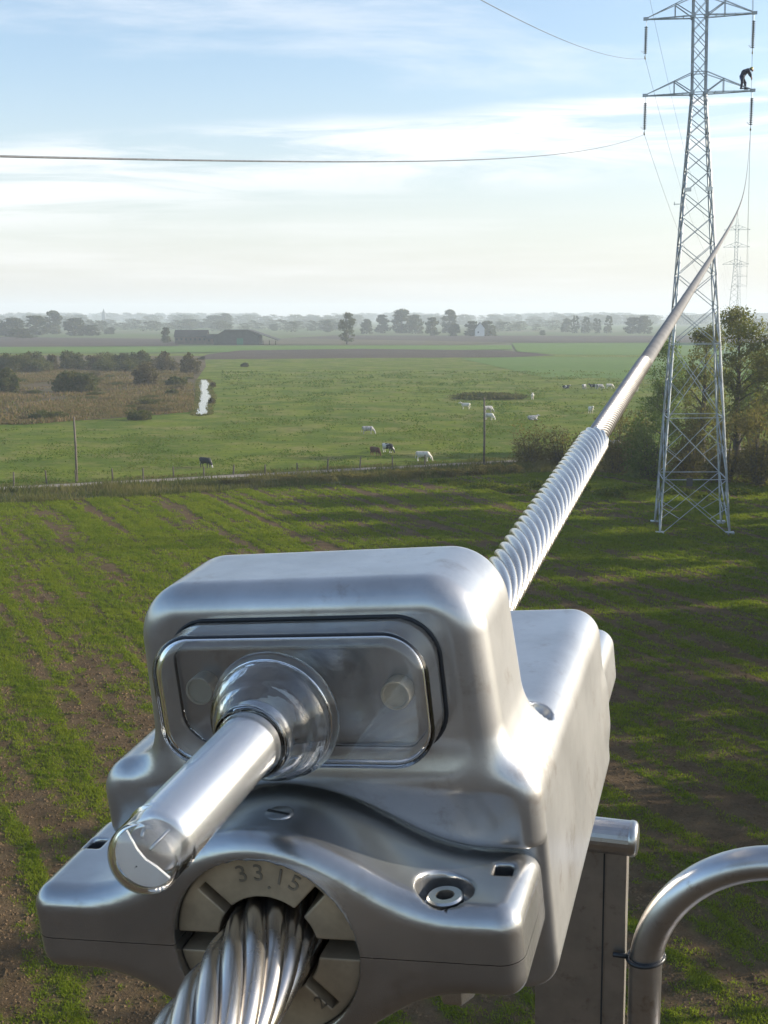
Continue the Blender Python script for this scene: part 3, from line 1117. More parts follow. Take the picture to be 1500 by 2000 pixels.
def marsh_shrubs():
    spec = [  # px, base y, width px, height px, dark?, label
        (25, 727, 62, 38, 1, 'dark shrub at the left photo edge, back row of the marsh'),
        (65, 722, 44, 38, 1, 'rounded dark shrub second from the left in the back row of the marsh'),
        (98, 722, 28, 33, 0, 'narrow brownish shrub between two dark round ones in the marsh'),
        (137, 720, 46, 36, 1, 'dense dark round shrub in the marsh above the large mound'),
        (188, 719, 50, 26, 0, 'low olive shrub in the middle of the marsh back row'),
        (238, 718, 40, 30, 1, 'mid green shrub in the marsh back row, left of the tall ones'),
        (275, 720, 50, 34, 1, 'broad dark green shrub near the right end of the marsh back row'),
        (322, 724, 48, 36, 0, 'grey brown shrub next to the pale willow by the ditch'),
        (370, 730, 42, 44, 0, 'pale grey willow bush at the head of the ditch'),
        (15, 768, 56, 46, 1, 'dark shrub at the left photo edge in front of the reeds'),
        (150, 765, 100, 40, 1, 'largest dark mound shaped shrub in the middle of the marsh'),
        (285, 752, 66, 42, 0, 'brown spreading shrub in front of the marsh back row, near the ditch'),
        (345, 754, 46, 18, 1, 'low dark thicket just left of the ditch water'),
        (95, 817, 74, 16, 1, 'low dark tangle at the near marsh edge left of the pole'),
        (275, 819, 80, 22, 1, 'flat dark tangle at the near marsh edge right of the pole'),
        (338, 772, 30, 14, 1, 'small dark tussock left of the ditch bend'),
        (416, 755, 9, 9, 0, 'small shrub on the right ditch bank, upper one'),
        (413, 788, 9, 12, 0, 'small shrub on the right ditch bank, lower one'),
        (478, 716, 16, 8, 1, 'tiny dark shrub alone on the pasture beyond the ditch'),
        (950, 778, 165, 12, 1, 'long dark strip of sedge in the middle of the pasture'),
    ]
    for i, (px, by, wp, hp, dk, lab) in enumerate(spec):
        b = g(px, by)
        W, H = px_size(b.y, wp), px_size(b.y, hp)
        lf = 0.24 if b.y > 200 else 0.16
        d = min(W * 0.6, 9)
        if wp > 120:
            me = bush_meshes(300 + i, H, W, 5000, 0.25, L_MARSH, 60)
        else:
            me = bush_meshes(300 + i, H, W, int(1200 + 110 * W * H), lf * 1.15, L_MARSH if dk else L_MARSH2, 16)
        bush('shrub', me, (b.x, b.y, -0.1), lab, 'shrub', None, (1, d / W, 1))


    ms = [bush_meshes(340 + k, 5.0, 9.0, 3200, 0.26, (L_MARSH, L_MARSH2, L_MARSH)[k], 26) for k in range(3)]
    rnd = random.Random(9)
    for k in range(64):
        px = rnd.uniform(-30, 372)
        row = rnd.random()
        py = 716 + 10 * row if k < 36 else rnd.uniform(732, 806)
        b = g(px, py)
        sc_ = rnd.uniform(0.55, 1.0) * (1.0 if k < 36 else 0.5)
        bush('thicket_shrub', ms[k % 3], (b.x, b.y, -0.1), 'ragged grown together shrub of the marsh thicket left of the ditch', 'shrub', 'ragged shrubs of the marsh thicket', (sc_, sc_, sc_ * rnd.uniform(0.7, 1.15) * (1.0 if k < 36 else 0.5)), k)


marsh_shrubs()


def far_trees():
    base = [tree_meshes(400 + i, 10, 7.0 + i * 0.8, 0.3, 0.3, 70, 2400, 0.42, L_FAR, 'dome', twigs=False) for i in range(3)]
    pop = [tree_meshes(410 + i, 10, 3.0, 0.6, 0.2, 22, 600, 0.40, L_FAR, 'tall', twigs=False) for i in range(2)]
    lone = tree_meshes(420, px_size(g(678, 672).y, 57), px_size(g(678, 672).y, 40), 2.2, 0.5, 34, 3200, 0.36, L_FAR)
    b = g(678, 672)
    tree('lone_tree', lone, (b.x, b.y, -0.2), 'single round tree standing alone on the flat fields in mid distance', 'tree')
    spec = [
        (325, 669, 20, 29, 0, 'small bushy tree at the left end of the brick farm building'),
        (640, 648, 20, 21, 1, 'small hazy tree left of the lone tree'),
        (716, 652, 26, 27, 2, 'hazy tree directly right of the lone tree'),
        (745, 650, 30, 34, 0, 'second hazy tree right of the lone tree'),
        (785, 650, 46, 42, 1, 'wide tall hazy tree highest on the skyline left of the white house'),
        (812, 651, 34, 34, 2, 'hazy tree between the skyline giant and the dark pointed tree'),
        (846, 655, 30, 34, 0, 'dark pointed tree left of the white house'),
        (878, 650, 34, 41, 1, 'round topped tall tree rising behind the dark pointed tree'),
        (887, 656, 28, 23, 2, 'low brown tree just left of the white house'),
        (920, 656, 34, 28, 0, 'tree hugging the left side of the white house'),
        (952, 656, 38, 27, 1, 'tree hugging the right side of the white house'),
        (1236, 651, 34, 30, 0, 'left tree of the pair between the poplar grove and the thick cable'),
        (1258, 651, 34, 32, 2, 'right tree of the pair between the poplar grove and the thick cable'),
        (1106, 648, 24, 24, 1, 'low hazy tree at the left end of the poplar grove'),
        (104, 652, 44, 41, 1, 'tallest hazy tree on the left skyline'),
        (70, 654, 46, 36, 0, 'hazy tree left of the tallest one on the left skyline'),
        (25, 655, 60, 32, 2, 'broad hazy tree at the left photo edge on the skyline'),
        (-12, 655, 60, 30, 1, 'hazy tree cut by the left photo edge'),
        (148, 655, 50, 32, 2, 'hazy tree right of the tallest one on the left skyline'),
        (180, 655, 34, 20, 0, 'lowest hazy tree at the right end of the left clump'),
        (45, 660, 60, 18, 0, 'low dark thicket in front of the left skyline clump'),
        (215, 652, 26, 12, 1, 'small bush beyond the left ploughed field below the spire'),
        (420, 640, 50, 22, 1, 'hazy tree on the skyline directly above the dark barn'),
        (440, 640, 34, 26, 2, 'small round tree on the skyline above the dark barn ridge'),
        (370, 642, 60, 18, 0, 'low hazy tree on the skyline above the brick farm building'),
        (535, 645, 18, 12, 2, 'small dark bush beyond the right end of the dark barn'),
        (1060, 654, 14, 9, 0, 'small bush on the far plain right of the white house'),
    ]
    for i, (px, by, wp, hp, v, lab) in enumerate(spec):
        b = g(px, by)
        W, H = px_size(b.y, wp), px_size(b.y, hp)
        tree('far_tree', base[v], (b.x, b.y, -0.3), lab, 'tree', None, (W / (7 + v * 0.8), W / (7 + v * 0.8), H / 10), i * 0.9)
    for i in range(12):
        px = 1118 + i * 7.4
        b = g(px, 650.5)
        H = px_size(b.y, 26 + (i * 7) % 8)
        tree('poplar', pop[i % 2], (b.x, b.y + (i % 3) * 9, -0.3), 'slender hazy poplar in the grove on the far plain left of the thick cable', 'tree', 'poplars in the far grove', (H / 10 * 1.15, H / 10 * 1.15, H / 10), i)
    # the far-off wood on the horizon reads as one mass
    rng = np.random.default_rng(77)
    Vs, Fs, o = [], [], 0
    tv = [np.empty(len(m[1].vertices) * 3, np.float32) for m in base]
    for a, m in zip(tv, base):
        m[1].vertices.foreach_get('co', a)
    tv = [a.reshape(-1, 3)[: 4 * 520] for a in tv]
    for ring, (Y0, Y1, n, h0, h1) in enumerate([(1200, 1900, 330, 5, 11), (2000, 2700, 420, 11, 17), (3000, 4300, 800, 15, 22)]):
        for _ in range(n):
            Y = rng.uniform(Y0, Y1)
            a = rng.uniform(-0.52, 0.52)
            if vnoise(np.array(a * 14), np.array(ring * 3.3), 50 + ring) < 0.30:
                continue
            h = rng.uniform(h0, h1)
            wd = h * rng.uniform(1.2, 2.4)
            t = tv[rng.integers(3)]
            Vs.append(t * np.array([wd / 7, wd / 7, h / 10]) + np.array([a * Y, Y, -0.3]))
            k = len(t)
            Fs.append(np.arange(k).reshape(-1, 4) + o)
            o += k
    ob = stuff(obj_np('distant_wood', np.concatenate(Vs), np.concatenate(Fs), L_FAR, None, False))
    ob['label'] = 'blue hazy line of distant woods along the whole horizon'


far_trees()


# ------------------------------------------------------------------ farm buildings, house, church
def gable(name_parts, e, W, D, hw, hr, wall_m, roof_m, wins=0, over=0.4):
    """walls and roof with the ridge along x"""
    m = MB()
    m.box((0, 0, hw / 2), (W / 2, D / 2, hw / 2))
    for sx in (-1, 1):
        x = sx * W / 2
        m.add([(x, -D / 2, hw), (x, D / 2, hw), (x, 0, hr - 0.15)], [(0, 1, 2) if sx > 0 else (2, 1, 0)])
    m.build('wall', wall_m, e)
    r = MB()
    for sy in (-1, 1):
        y0 = sy * (D / 2 + over)
        zz = hw - over * (hr - hw) / (D / 2)
        r.add([(-W / 2 - over, y0, zz), (W / 2 + over, y0, zz), (W / 2 + over, 0, hr), (-W / 2 - over, 0, hr),
               (-W / 2 - over, y0, zz + .18), (W / 2 + over, y0, zz + .18), (W / 2 + over, 0, hr + .18), (-W / 2 - over, 0, hr + .18)],
              [(0, 1, 2, 3), (7, 6, 5, 4), (0, 4, 5, 1), (1, 5, 6, 2), (2, 6, 7, 3), (3, 7, 4, 0)])
    r.build('roof', roof_m, e)
    for i in range(wins):
        x = -W / 2 + (i + 0.5) * W / wins
        wm = MB()
        wm.box((x, -D / 2 - 0.03, hw * 0.62), (0.5, 0.06, 0.6))
        wm.build('window', M_PANE, e)


def buildings():
    b = g(375, 671)
    W, H = px_size(b.y, 62), px_size(b.y, 26)
    e = empty('brick_farmhouse', (b.x, b.y, -0.1), None, 'long dull brick farm building with flat dark roofline and row of windows', 'farmhouse')
    gable(None, e, W, 9, H * 0.55, H, M_BRICK, M_ROOF, 7)
    b2 = g(414, 671.5)
    e = empty('farm_annex', (b2.x, b2.y + 2, -0.1), None, 'low brick annex joined to the right end of the brick farm building', 'annex')
    gable(None, e, px_size(b.y, 20), 7, H * 0.42, H * 0.7, M_BRICK, M_ROOF, 2)
    b = g(483, 672)
    e = empty('barn', (b.x, b.y, -0.1), None, 'dark barn with long sloping roof and one green door', 'barn')
    k = px_size(b.y, 1)
    hw, hr = 11 * k, 27 * k
    W = 58 * k
    m = MB()
    D = 20
    prof = [(-60 * k, 0), (-60 * k, 14 * k), (-38 * k, hr), (6 * k, hr), (26 * k, 16 * k), (26 * k, 0)]
    n = len(prof)
    m.add([(x, -D / 2, z) for x, z in prof] + [(x, D / 2, z) for x, z in prof], [tuple(range(n)), tuple(reversed(range(n, 2 * n)))] + [(i, n + i, n + (i + 1) % n, (i + 1) % n) for i in range(n)])
    m.build('wall', M_CLAD, e)
    r = MB()
    for (a, c) in ((prof[1], prof[2]), (prof[2], prof[3]), (prof[3], (62 * k, 8 * k))):
        p, q = Vector((a[0], 0, a[1] + .05)), Vector((c[0], 0, c[1] + .05))
        d = q - p
        r.box((p + q) / 2 + Vector((0, 0, .12)), (d.length / 2 + .2, D / 2 + .5, .1), Matrix.Rotation(-math.atan2(d.z, d.x), 3, 'Y'))
    r.build('roof', M_ROOF, e)
    d = MB()
    d.box((-10 * k, -D / 2 - .08, 6 * k), (6 * k, .1, 6 * k))
    d.build('door', M_GREEN, e)
    for x in (34, 46, 58):
        pm = MB()
        pm.box((x * k, -D / 2 + .2, 4 * k), (.2, .2, 4 * k))
        pm.build('post', M_POST, e)
    b = g(935, 656)
    k = px_size(b.y, 1)
    e = empty('white_house', (b.x, b.y - 9, -0.1), (0, 0, R(90)), 'small white gabled house among hazy trees on the plain', 'house')
    gable(None, e, 8, 17 * k, 15 * k, 26 * k, M_HOUSE, M_ROOF, 0, 0.3)
    # the gable faces the camera
    wm = MB()
    wm.box((-4.04, 1.4, 3), (.05, .5, .6))
    wm.build('window', M_PANE, e)
    Yc = 2300
    p = at_y(203, 628, Yc)
    k = Yc / F
    e = empty('church', (p.x, Yc, -0.2), None, 'tiny hazy church spire on the left skyline', 'church')
    m = MB()
    m.box((0, 0, 9), (3, 3, 9))
    m.build('tower', M_SPIRE, e)
    m = MB()
    m.add([(-3, -3, 18), (3, -3, 18), (3, 3, 18), (-3, 3, 18), (0, 0, 28)], [(0, 1, 4), (1, 2, 4), (2, 3, 4), (3, 0, 4)])
    m.build('spire', M_SPIRE, e)
    m = MB()
    m.box((9, 0, 4), (6, 4, 4))
    m.build('nave', M_CLAD, e)


buildings()


# ------------------------------------------------------------------ fence posts and poles
def posts():
    me = None
    for i, px in enumerate([-35, 27, 91, 149, 220, 280, 339, 398, 456, 518, 581, 640, 703, 766, 830]):
        t = px / 850
        y = 948 - 40 * t + (1.5 if i % 2 else 0)
        b = g(px, y)
        if me is None:
            m = MB()
            m.tube([(0, 0, -0.2), (0.01, 0, 0.6), (0.02, 0.01, 1.2)], [0.085, 0.08, 0.07], 8)
            o = m.build('fence_post', M_POST)
            me = o.data
        else:
            o = put(bpy.data.objects.new('fence_post', me))
        o.location = (b.x, b.y, -0.05)
        o.rotation_euler = (R((i * 37) % 9 - 4), R((i * 53) % 9 - 4), i)
        o.scale = (1, 1, 0.8 + 0.35 * ((i * 29) % 10) / 10)
        tag(o, 'thin weathered wooden post in the fence row along the farm track', 'fence post', 'fence posts along the track')
    for px, by, ty, lab in [(150, 938, 812, 'plain wooden pole in front of the marsh, left in the photo'), (945, 911, 775, 'plain wooden pole beside the twiggy bush, in front of the white cows')]:
        b = g(px, by)
        h = px_size(b.y, by - ty)
        m = MB()
        m.tube([(0, 0, -0.5), (0.02, 0, h * 0.5), (-0.05, 0, h)], [0.13, 0.115, 0.09], 10)
        o = m.build('wooden_pole', M_POLE, None, True)
        o.location = (b.x, b.y, -0.05)
        tag(o, lab, 'pole')


posts()


# ------------------------------------------------------------------ cows
def cow_field(kind):
    def f(p):
        q = p.copy()
        s = np.abs(q[..., 1])
        q[..., 1] = s                                   # mirrored left-right
        if kind == 'lying':
            d = rcone(q, (-.75, 0, .55), (.5, 0, .58), .36, .36)
            d = smin(d, rcone(q, (-.2, 0, .42), (.2, 0, .42), .40, .38), .2)
            d = smin(d, rcone(q, (-.6, .3, .25), (-.1, .42, .12), .2, .1), .1)
            d = smin(d, rcone(q, (.5, .25, .25), (.85, .3, .1), .14, .07), .1)
            d = smin(d, rcone(q, (.6, 0, .7), (1.0, 0, .95), .2, .13), .2)
            d = smin(d, rcone(q, (1.0, 0, 1.0), (1.38, 0, .85), .13, .08), .06)
            d = smin(d, rcone(q, (1.02, .1, 1.05), (.98, .26, 1.03), .04, .045), .03)
            return d
        d = rcone(q, (-.72, 0, 1.07), (.48, 0, 1.03), .30, .31)
        d = smin(d, rcone(q, (-.25, 0, .93), (.2, 0, .92), .35, .34), .2)
        d = smin(d, rcone(q, (.5, 0, .95), (.55, 0, .85), .30, .26), .15)
        d = smin(d, rcone(q, (-.85, .13, 1.15), (-.75, .15, 1.0), .2, .2), .12)
        d = smin(d, rcone(q, (.46, .17, .82), (.5, .18, .45), .13, .065), .1)
        d = smin(d, rcone(q, (.5, .18, .45), (.47, .18, .12), .062, .05), .03)
        d = smin(d, rcone(q, (.47, .18, .1), (.52, .18, .04), .06, .06), .02)
        d = smin(d, rcone(q, (-.72, .17, .95), (-.6, .19, .66), .2, .12), .1)
        d = smin(d, rcone(q, (-.6, .19, .66), (-.82, .19, .44), .11, .065), .05)
        d = smin(d, rcone(q, (-.82, .19, .44), (-.77, .19, .1), .06, .05), .03)
        d = smin(d, rcone(q, (-.77, .19, .1), (-.71, .19, .04), .06, .06), .02)
        d = smin(d, rcone(q, (-1.0, 0, 1.2), (-1.1, 0, .55), .035, .03), .03)
        d = smin(d, rcone(q, (-1.1, 0, .58), (-1.1, 0, .42), .03, .055), .03)
        d = smin(d, rcone(q, (-.42, .06, .62), (-.4, .06, .56), .12, .08), .08)
        if kind == 'grazing':
            d = smin(d, rcone(q, (.62, 0, 1.05), (1.08, 0, .58), .24, .15), .2)
            h0, h1 = np.array((1.10, 0, .50)), np.array((1.27, 0, .13))
            d = smin(d, rcone(q, h0, h1, .135, .085), .06)
            d = smin(d, rcone(q, (1.06, .1, .56), (.98, .25, .52), .04, .05), .03)
            d = smin(d, rcone(q, (1.12, .07, .62), (1.2, .15, .68), .028, .012), .02)
        else:
            d = smin(d, rcone(q, (.62, 0, 1.1), (1.02, 0, 1.42), .24, .15), .2)
            d = smin(d, rcone(q, (1.05, 0, 1.47), (1.42, 0, 1.30), .135, .085), .06)
            d = smin(d, rcone(q, (1.02, .1, 1.52), (.98, .26, 1.5), .04, .05), .03)
            d = smin(d, rcone(q, (1.02, .07, 1.58), (1.06, .16, 1.68), .028, .012), .02)
        return d
    return f


def hide_mat(name, base, patch, thr, scale=1.3):
    m, t, out = mat_base(name)
    tc = t.n('ShaderNodeTexCoord')
    oi = t.n('ShaderNodeObjectInfo')
    off = t.n('ShaderNodeVectorMath', operation='ADD')
    t.l(tc.outputs['Object'], off.inputs[0])
    mul = t.n('ShaderNodeVectorMath', operation='SCALE')
    mul.inputs[0].default_value = (7, 3, 5)
    t.l(oi.outputs['Random'], mul.inputs['Scale'])
    t.l(mul.outputs[0], off.inputs[1])
    n = t.noise(off.outputs[0], scale, 2, 0.45)
    c = t.mix(t.ramp(n, thr - 0.015, thr + 0.015), base, patch)
    principled(t, out, Base_Color=c, Roughness=0.8)
    return m


H_WHITE = hide_mat('white_hide', (0.62, 0.58, 0.50), (0.50, 0.45, 0.38), 0.55)
H_PIED = hide_mat('black_and_white_hide', (0.55, 0.53, 0.48), (0.018, 0.018, 0.02), 0.50)
H_BLACK = hide_mat('mostly_black_hide', (0.45, 0.43, 0.40), (0.018, 0.018, 0.02), 0.40)
H_BROWN = hide_mat('brown_hide', (0.13, 0.05, 0.025), (0.09, 0.04, 0.02), 0.5)
H_GREY = hide_mat('grey_roan_hide', (0.40, 0.38, 0.37), (0.24, 0.23, 0.23), 0.52, 4)


def cows():
    V = {}
    for k in ('grazing', 'standing', 'lying'):
        V[k] = sdf_mesh(cow_field(k), (-1.35, -.75, -.05), (1.6, .75, 1.85), 0.04)
    meshes = {}
    spec = [  # px, foot y, body px length, kind, hide, heading degrees (0 = to the right), label
        (402, 911, 1.0, 'grazing', H_BLACK, -38, 'black and white cow grazing alone near the fence, left of the others'),
        (719, 846, 1.0, 'grazing', H_GREY, 4, 'grey roan cow with dark head grazing behind the brown one'),
        (733, 888, .95, 'grazing', H_BROWN, -48, 'dark brown cow grazing, the only brown one near the fence'),
        (758, 882, 1.0, 'grazing', H_PIED, -42, 'black and white cow grazing right beside the brown one'),
        (827, 899, 1.03, 'grazing', H_WHITE, -12, 'nearest white cow grazing behind the fence with its head to the right'),
        (909, 798, 1.0, 'standing', H_WHITE, 170, 'white cow standing sideways left of the wooden pole'),
        (954, 804, 1.0, 'grazing', H_GREY, 20, 'pale cow half hidden behind the wooden pole, upper of the two'),
        (956, 819, 1.0, 'grazing', H_WHITE, -35, 'white cow half hidden behind the wooden pole, lower of the two'),
        (1040, 779, 1.0, 'standing', H_WHITE, 80, 'white cow seen end on at the right tip of the dark sedge strip'),
        (1041, 819, 1.0, 'lying', H_GREY, 10, 'greyish cow lying down behind the twiggy bush'),
        (1154, 806, 1.0, 'standing', H_WHITE, -80, 'white cow standing end on just left of the ribbed cable'),
        (1106, 758, 1.0, 'lying', H_BLACK, 5, 'black cow lying down, leftmost of the far herd'),
        (1141, 759, 1.0, 'grazing', H_GREY, 60, 'grey cow in the far herd, right of the black lying one'),
        (1158, 759, 1.0, 'standing', H_BLACK, 175, 'mostly black cow in the middle of the far herd'),
        (1172, 759, 1.0, 'grazing', H_GREY, 15, 'grey cow in the far herd, right of the mostly black one'),
        (1191, 758, 1.0, 'grazing', H_WHITE, 5, 'white cow in the far herd, nearest to the thick cable'),
        (1197, 869, 1.0, 'lying', H_GREY, 170, 'dusky cow lying by the bushes right of the ribbed cable'),
        (1243, 764, 1.0, 'standing', H_WHITE, 90, 'white cow whose back just shows right of the thick cable'),
    ]
    for i, (px, fy, s, kind, hide, hd, lab) in enumerate(spec):
        key = (kind, hide.name)
        if key not in meshes:
            v, q, n = V[kind]
            meshes[key] = mesh_np('cow', v, q, hide)
        o = put(bpy.data.objects.new('cow', meshes[key]))
        b = g(px, fy)
        o.location = (b.x, b.y, -0.12)
        o.rotation_euler = (0, 0, R(hd))
        o.scale = (s * 0.80,) * 3
        tag(o, lab, 'cow', 'cows grazing on the pasture')


cows()

# ------------------------------------------------------------------ the pylon and its line
VPX = 1454
LINE = Vector((VPX - 750, F / CT * 1.0, 0))
_r = ray(VPX, 615)
LINE = Vector((_r[0], _r[1], 0)).normalized()
PERP = Vector((LINE.y, -LINE.x, 0))
TOWER_Y = 91.5
_c = at_y(1363, 700, TOWER_Y)
TOWER = Vector((_c.x, TOWER_Y, 0))
LINE_RZ = math.atan2(PERP.y, PERP.x)
TILT = R(-1.25)                                           # it leans a touch to the left

ZW, ZA1, ZA2, ZA3, ZT = 31.7, 31.7, 36.95, 42.2, 47.6
ARM = 3.75


def half(z):
    pr = [(0, 2.52), (13.9, 1.66), (23.7, 1.03), (31.7, 0.475), (43.6, 0.475), (47.6, 0.03)]
    for (z0, a), (z1, b) in zip(pr, pr[1:]):
        if z <= z1:
            return a + (b - a) * (z - z0) / (z1 - z0)
    return 0.03


def corner(i, z):
    h = half(z)
    sx, sy = [(-1, -1), (1, -1), (1, 1), (-1, 1)][i]
    return Vector((sx * h, sy * h, z))


def pylon(name, label, fine=True):
    e = empty(name, (0, 0, 0), None, label, 'pylon')
    zs_leg = [0, 13.9, 23.7, 31.7, 43.6, 47.4]
    for i in range(4):
        m = MB()
        for a, b in zip(zs_leg, zs_leg[1:]):
            m.angle(corner(i, a), corner(i, b), 0.118 if b < 32 else 0.095, 0.04)
        if fine:
            m.box(corner(i, 0) + Vector((0, 0, 0.05)), (0.3, 0.3, 0.2))
        m.build('leg', M_TOWER, e)
    zs = [0, 4.1, 8.6, 13.9]
    z = 13.9
    while z < 31.0:
        z = min(31.7, z + 2 * half(z) * 0.80)
        if 31.7 - z < 0.6:
            z = 31.7
        zs.append(z)
    up = [31.7, 32.8, 33.85, 34.9, 35.95, 36.95, 38.0, 39.05, 40.1, 41.15, 42.2, 43.6]
    for fce in range(4):
        i, j = fce, (fce + 1) % 4
        m = MB()
        for a, b in zip(zs, zs[1:]):
            w = 0.07
            A0, A1, B0, B1 = corner(i, a), corner(j, a), corner(i, b), corner(j, b)
            m.angle(A0, B1, w, 0.025)
            m.angle(A1, B0, w, 0.025)
            if b <= 13.95:
                m.angle(B0, B1, w, 0.025)
                X = (A0 + A1 + B0 + B1) / 4
                m.angle(A0.lerp(B0, .5), A0.lerp(B1, .30), 0.06, 0.02)
                m.angle(A1.lerp(B1, .5), A1.lerp(B0, .30), 0.06, 0.02)
                m.angle(A0.lerp(B0, .5), B0.lerp(A1, .25), 0.06, 0.02)
                m.angle(A1.lerp(B1, .5), B1.lerp(A0, .25), 0.06, 0.02)
        for a, b in zip(up, up[1:]):
            A0, A1, B0, B1 = corner(i, a), corner(j, a), corner(i, b), corner(j, b)
            m.angle(A0, B1, 0.06, 0.02)
            m.angle(A1, B0, 0.06, 0.02)
        for a in (31.7, 33.1, 36.95, 38.35, 42.2, 43.6):
            m.angle(corner(i, a), corner(j, a), 0.07, 0.02)
        m.build('bracing', M_TOWER, e)
    for za in (ZA1, ZA2, ZA3):
        for sx in (-1, 1):
            m = MB()
            tip = Vector((sx * ARM, 0, za))
            for sy in (-1, 1):
                c0 = Vector((sx * .475, sy * .475, za))
                c1 = Vector((sx * .475, sy * .475, za + 1.4))
                m.angle(c0, tip, 0.12, 0.05)
                m.angle(c1, tip + Vector((0, 0, .05)), 0.08, 0.03)
                k = 0.38
                lo, hi = c0.lerp(tip, k), c1.lerp(tip, k)
                m.bar(lo, hi, 0.05)
                m.bar(hi, c0, 0.07)
            for k in (0.2, 0.38, 0.6, 0.8):
                m.bar(Vector((sx * .475, -.475, za)).lerp(tip, k), Vector((sx * .475, .475, za)).lerp(tip, k), 0.05)
            m.box(tip, (0.18, 0.09, 0.10))
            m.box((sx * .475, -.475, za), (0.13, 0.05, 0.15))
            m.box((sx * .475, .475, za), (0.13, 0.05, 0.15))
            m.build('cross_arm', M_TOWER, e)
    m = MB()
    for i in range(4):
        m.angle(corner(i, 43.6), corner((i + 1) % 4, 45.5), 0.05, 0.02)
    m.box((0, 0, 47.55), (0.06, 0.06, 0.15))
    m.build('earth_peak', M_TOWER, e)
    if fine:
        for sx in (-1, 1):
            m = MB()
            z = 24.9
            for k in range(5):
                m.box((sx * (half(z) - .18), -half(z), z + .08 * (k % 2) - .1), (0.22 - .03 * k, 0.03, 0.035))
                z += 0.0
            m.box((sx * (half(z) - .2), -half(z) - .05, z), (0.25, 0.04, 0.14))
            m.build('climbing_guard', M_STEEL, e)
        m = MB()
        m.box((-half(23.9) - .35, -half(23.9), 23.9), (.35, .02, .03))
        m.box((-half(23.9) - .65, -half(23.9), 23.95), (.03, .03, .12))
        m.build('bracket', M_STEEL, e)
        m = MB()
        m.box((-.4, -half(4.1) - .06, 3.9), (.22, .02, .3))
        m.build('number_board', M_CLAD, e)
    return e


near_pylon = pylon('lattice_pylon', 'nearest grey lattice pylon, a worker standing on its lower arm')
near_pylon.location = TOWER
near_pylon.rotation_euler = (0, TILT, LINE_RZ + R(8))


def T(local, tw=0):
    M = near_pylon.matrix_basis
    return M @ Vector(local)


far_py = []
for i, (px, Yt, lab) in enumerate([(1433, 392, 'second pylon, hazy, seen beyond the woods right of the nearest one'), (1442, 690, 'third and faintest pylon, just right of the second one')]):
    o = copy_tree(near_pylon)
    o['label'] = lab
    p = at_y(px, 600, Yt)
    o.location = (p.x, p.y, 0)
    o.rotation_euler = (0, 0, LINE_RZ)
    far_py.append(o)
    bpy.context.view_layer.update()


def insulator(tip, label):
    L0, n = 0.42, 15
    e = empty('insulator_string', tip, (0, 0, LINE_RZ), label, 'insulator', 'insulator strings hanging from the pylon arms')
    m = MB()
    m.tube([(0, 0, 0), (0, 0, -L0)], 0.025, 6)
    m.box((0, 0, -2.47), (.03, .03, .15))
    m.build('link', M_STEEL, e)
    prof = []
    for k in range(n):
        z = -L0 - k * 0.125
        prof += [(0.045, z), (0.05, z - .03), (0.14, z - .065), (0.135, z - .08), (0.05, z - .09)]
    prof.append((0.04, -L0 - n * .125))
    m = MB()
    m.lathe(prof, 12)
    m.build('disc_stack', M_INSUL, e, True)
    m = MB()
    m.tube([(0, -.42, -2.52), (0, -.1, -2.62), (0, .1, -2.62), (0, .42, -2.52)], [.03, .06, .06, .03], 8)
    m.tube([(-.12, -.15, -2.25), (-.28, -.2, -2.1)], .02, 6)
    m.build('suspension_clamp', M_STEEL, e)


names = {(0, -1): 'lower left', (0, 1): 'lower right', (1, -1): 'middle left', (1, 1): 'middle right', (2, -1): 'top left', (2, 1): 'top right'}
ATT = {}
for k, za in enumerate((ZA1, ZA2, ZA3)):
    for sx in (-1, 1):
        tip = T((sx * (ARM - .03), 0, za - .1))
        insulator(tip, f'dark ribbed insulator string hanging from the {names[(k, sx)]} arm tip of the nearest pylon')
        ATT[(k, sx)] = tip + Vector((0, 0, -2.62))

# ---- the conductor that carries the lamp
_w = np.array([(1464 - 750) / F, (1000 - 392) / F, 1.0])
_w /= np.linalg.norm(_w)
_up = np.array([0, CT, -ST])
_u = np.cross(_up, _w)
_u /= np.linalg.norm(_u)
if _u[0] < 0:
    _u = -_u
_v = _up - _w * _up.dot(_w)
_v /= np.linalg.norm(_v)
_P0 = np.array([(515 - 750) / F, (1000 - 1850) / F, 1.0]) * 0.42
ROLL = R(5.4)
_U = _u * math.cos(ROLL) + _v * math.sin(ROLL)
_V = _v * math.cos(ROLL) - _u * math.sin(ROLL)
_C0 = _P0 + (_U * 0.8 - _V * 0.6) / 1000
BU, BV, BW = (Vector(c2w(a)) for a in (_U, _V, _w))
B0 = Vector(CAM) + Vector(c2w(_C0))
M_DEV = Matrix((BU, BV, BW)).transposed().to_4x4()
M_DEV.translation = B0                                   # device frame: x right, y up, z along the cable (metres)
KS = 0.00069


def path(s):
    """conductor centre line, s metres from the clamp's front face"""
    return B0 + BW * s + Vector((0, 0, KS * s * s))


S_END = None
end = ATT[(0, 1)]
# meet the insulator exactly: a small correction grows along the span
_d = (end - B0).dot(LINE) / BW.dot(LINE)
_err = end - path(_d)


def path_c(s):
    t = max(0.0, s) / _d
    return path(s) + _err * (t * t * (3 - 2 * t) if t < 1 else 1)


def wire(name, pts, r, mat, label, n=6, group='line conductors'):
    m = MB()
    m.tube(pts, r, n)
    o = m.build(name, mat, None, True)
    tag(o, label, 'cable', group)
    return o


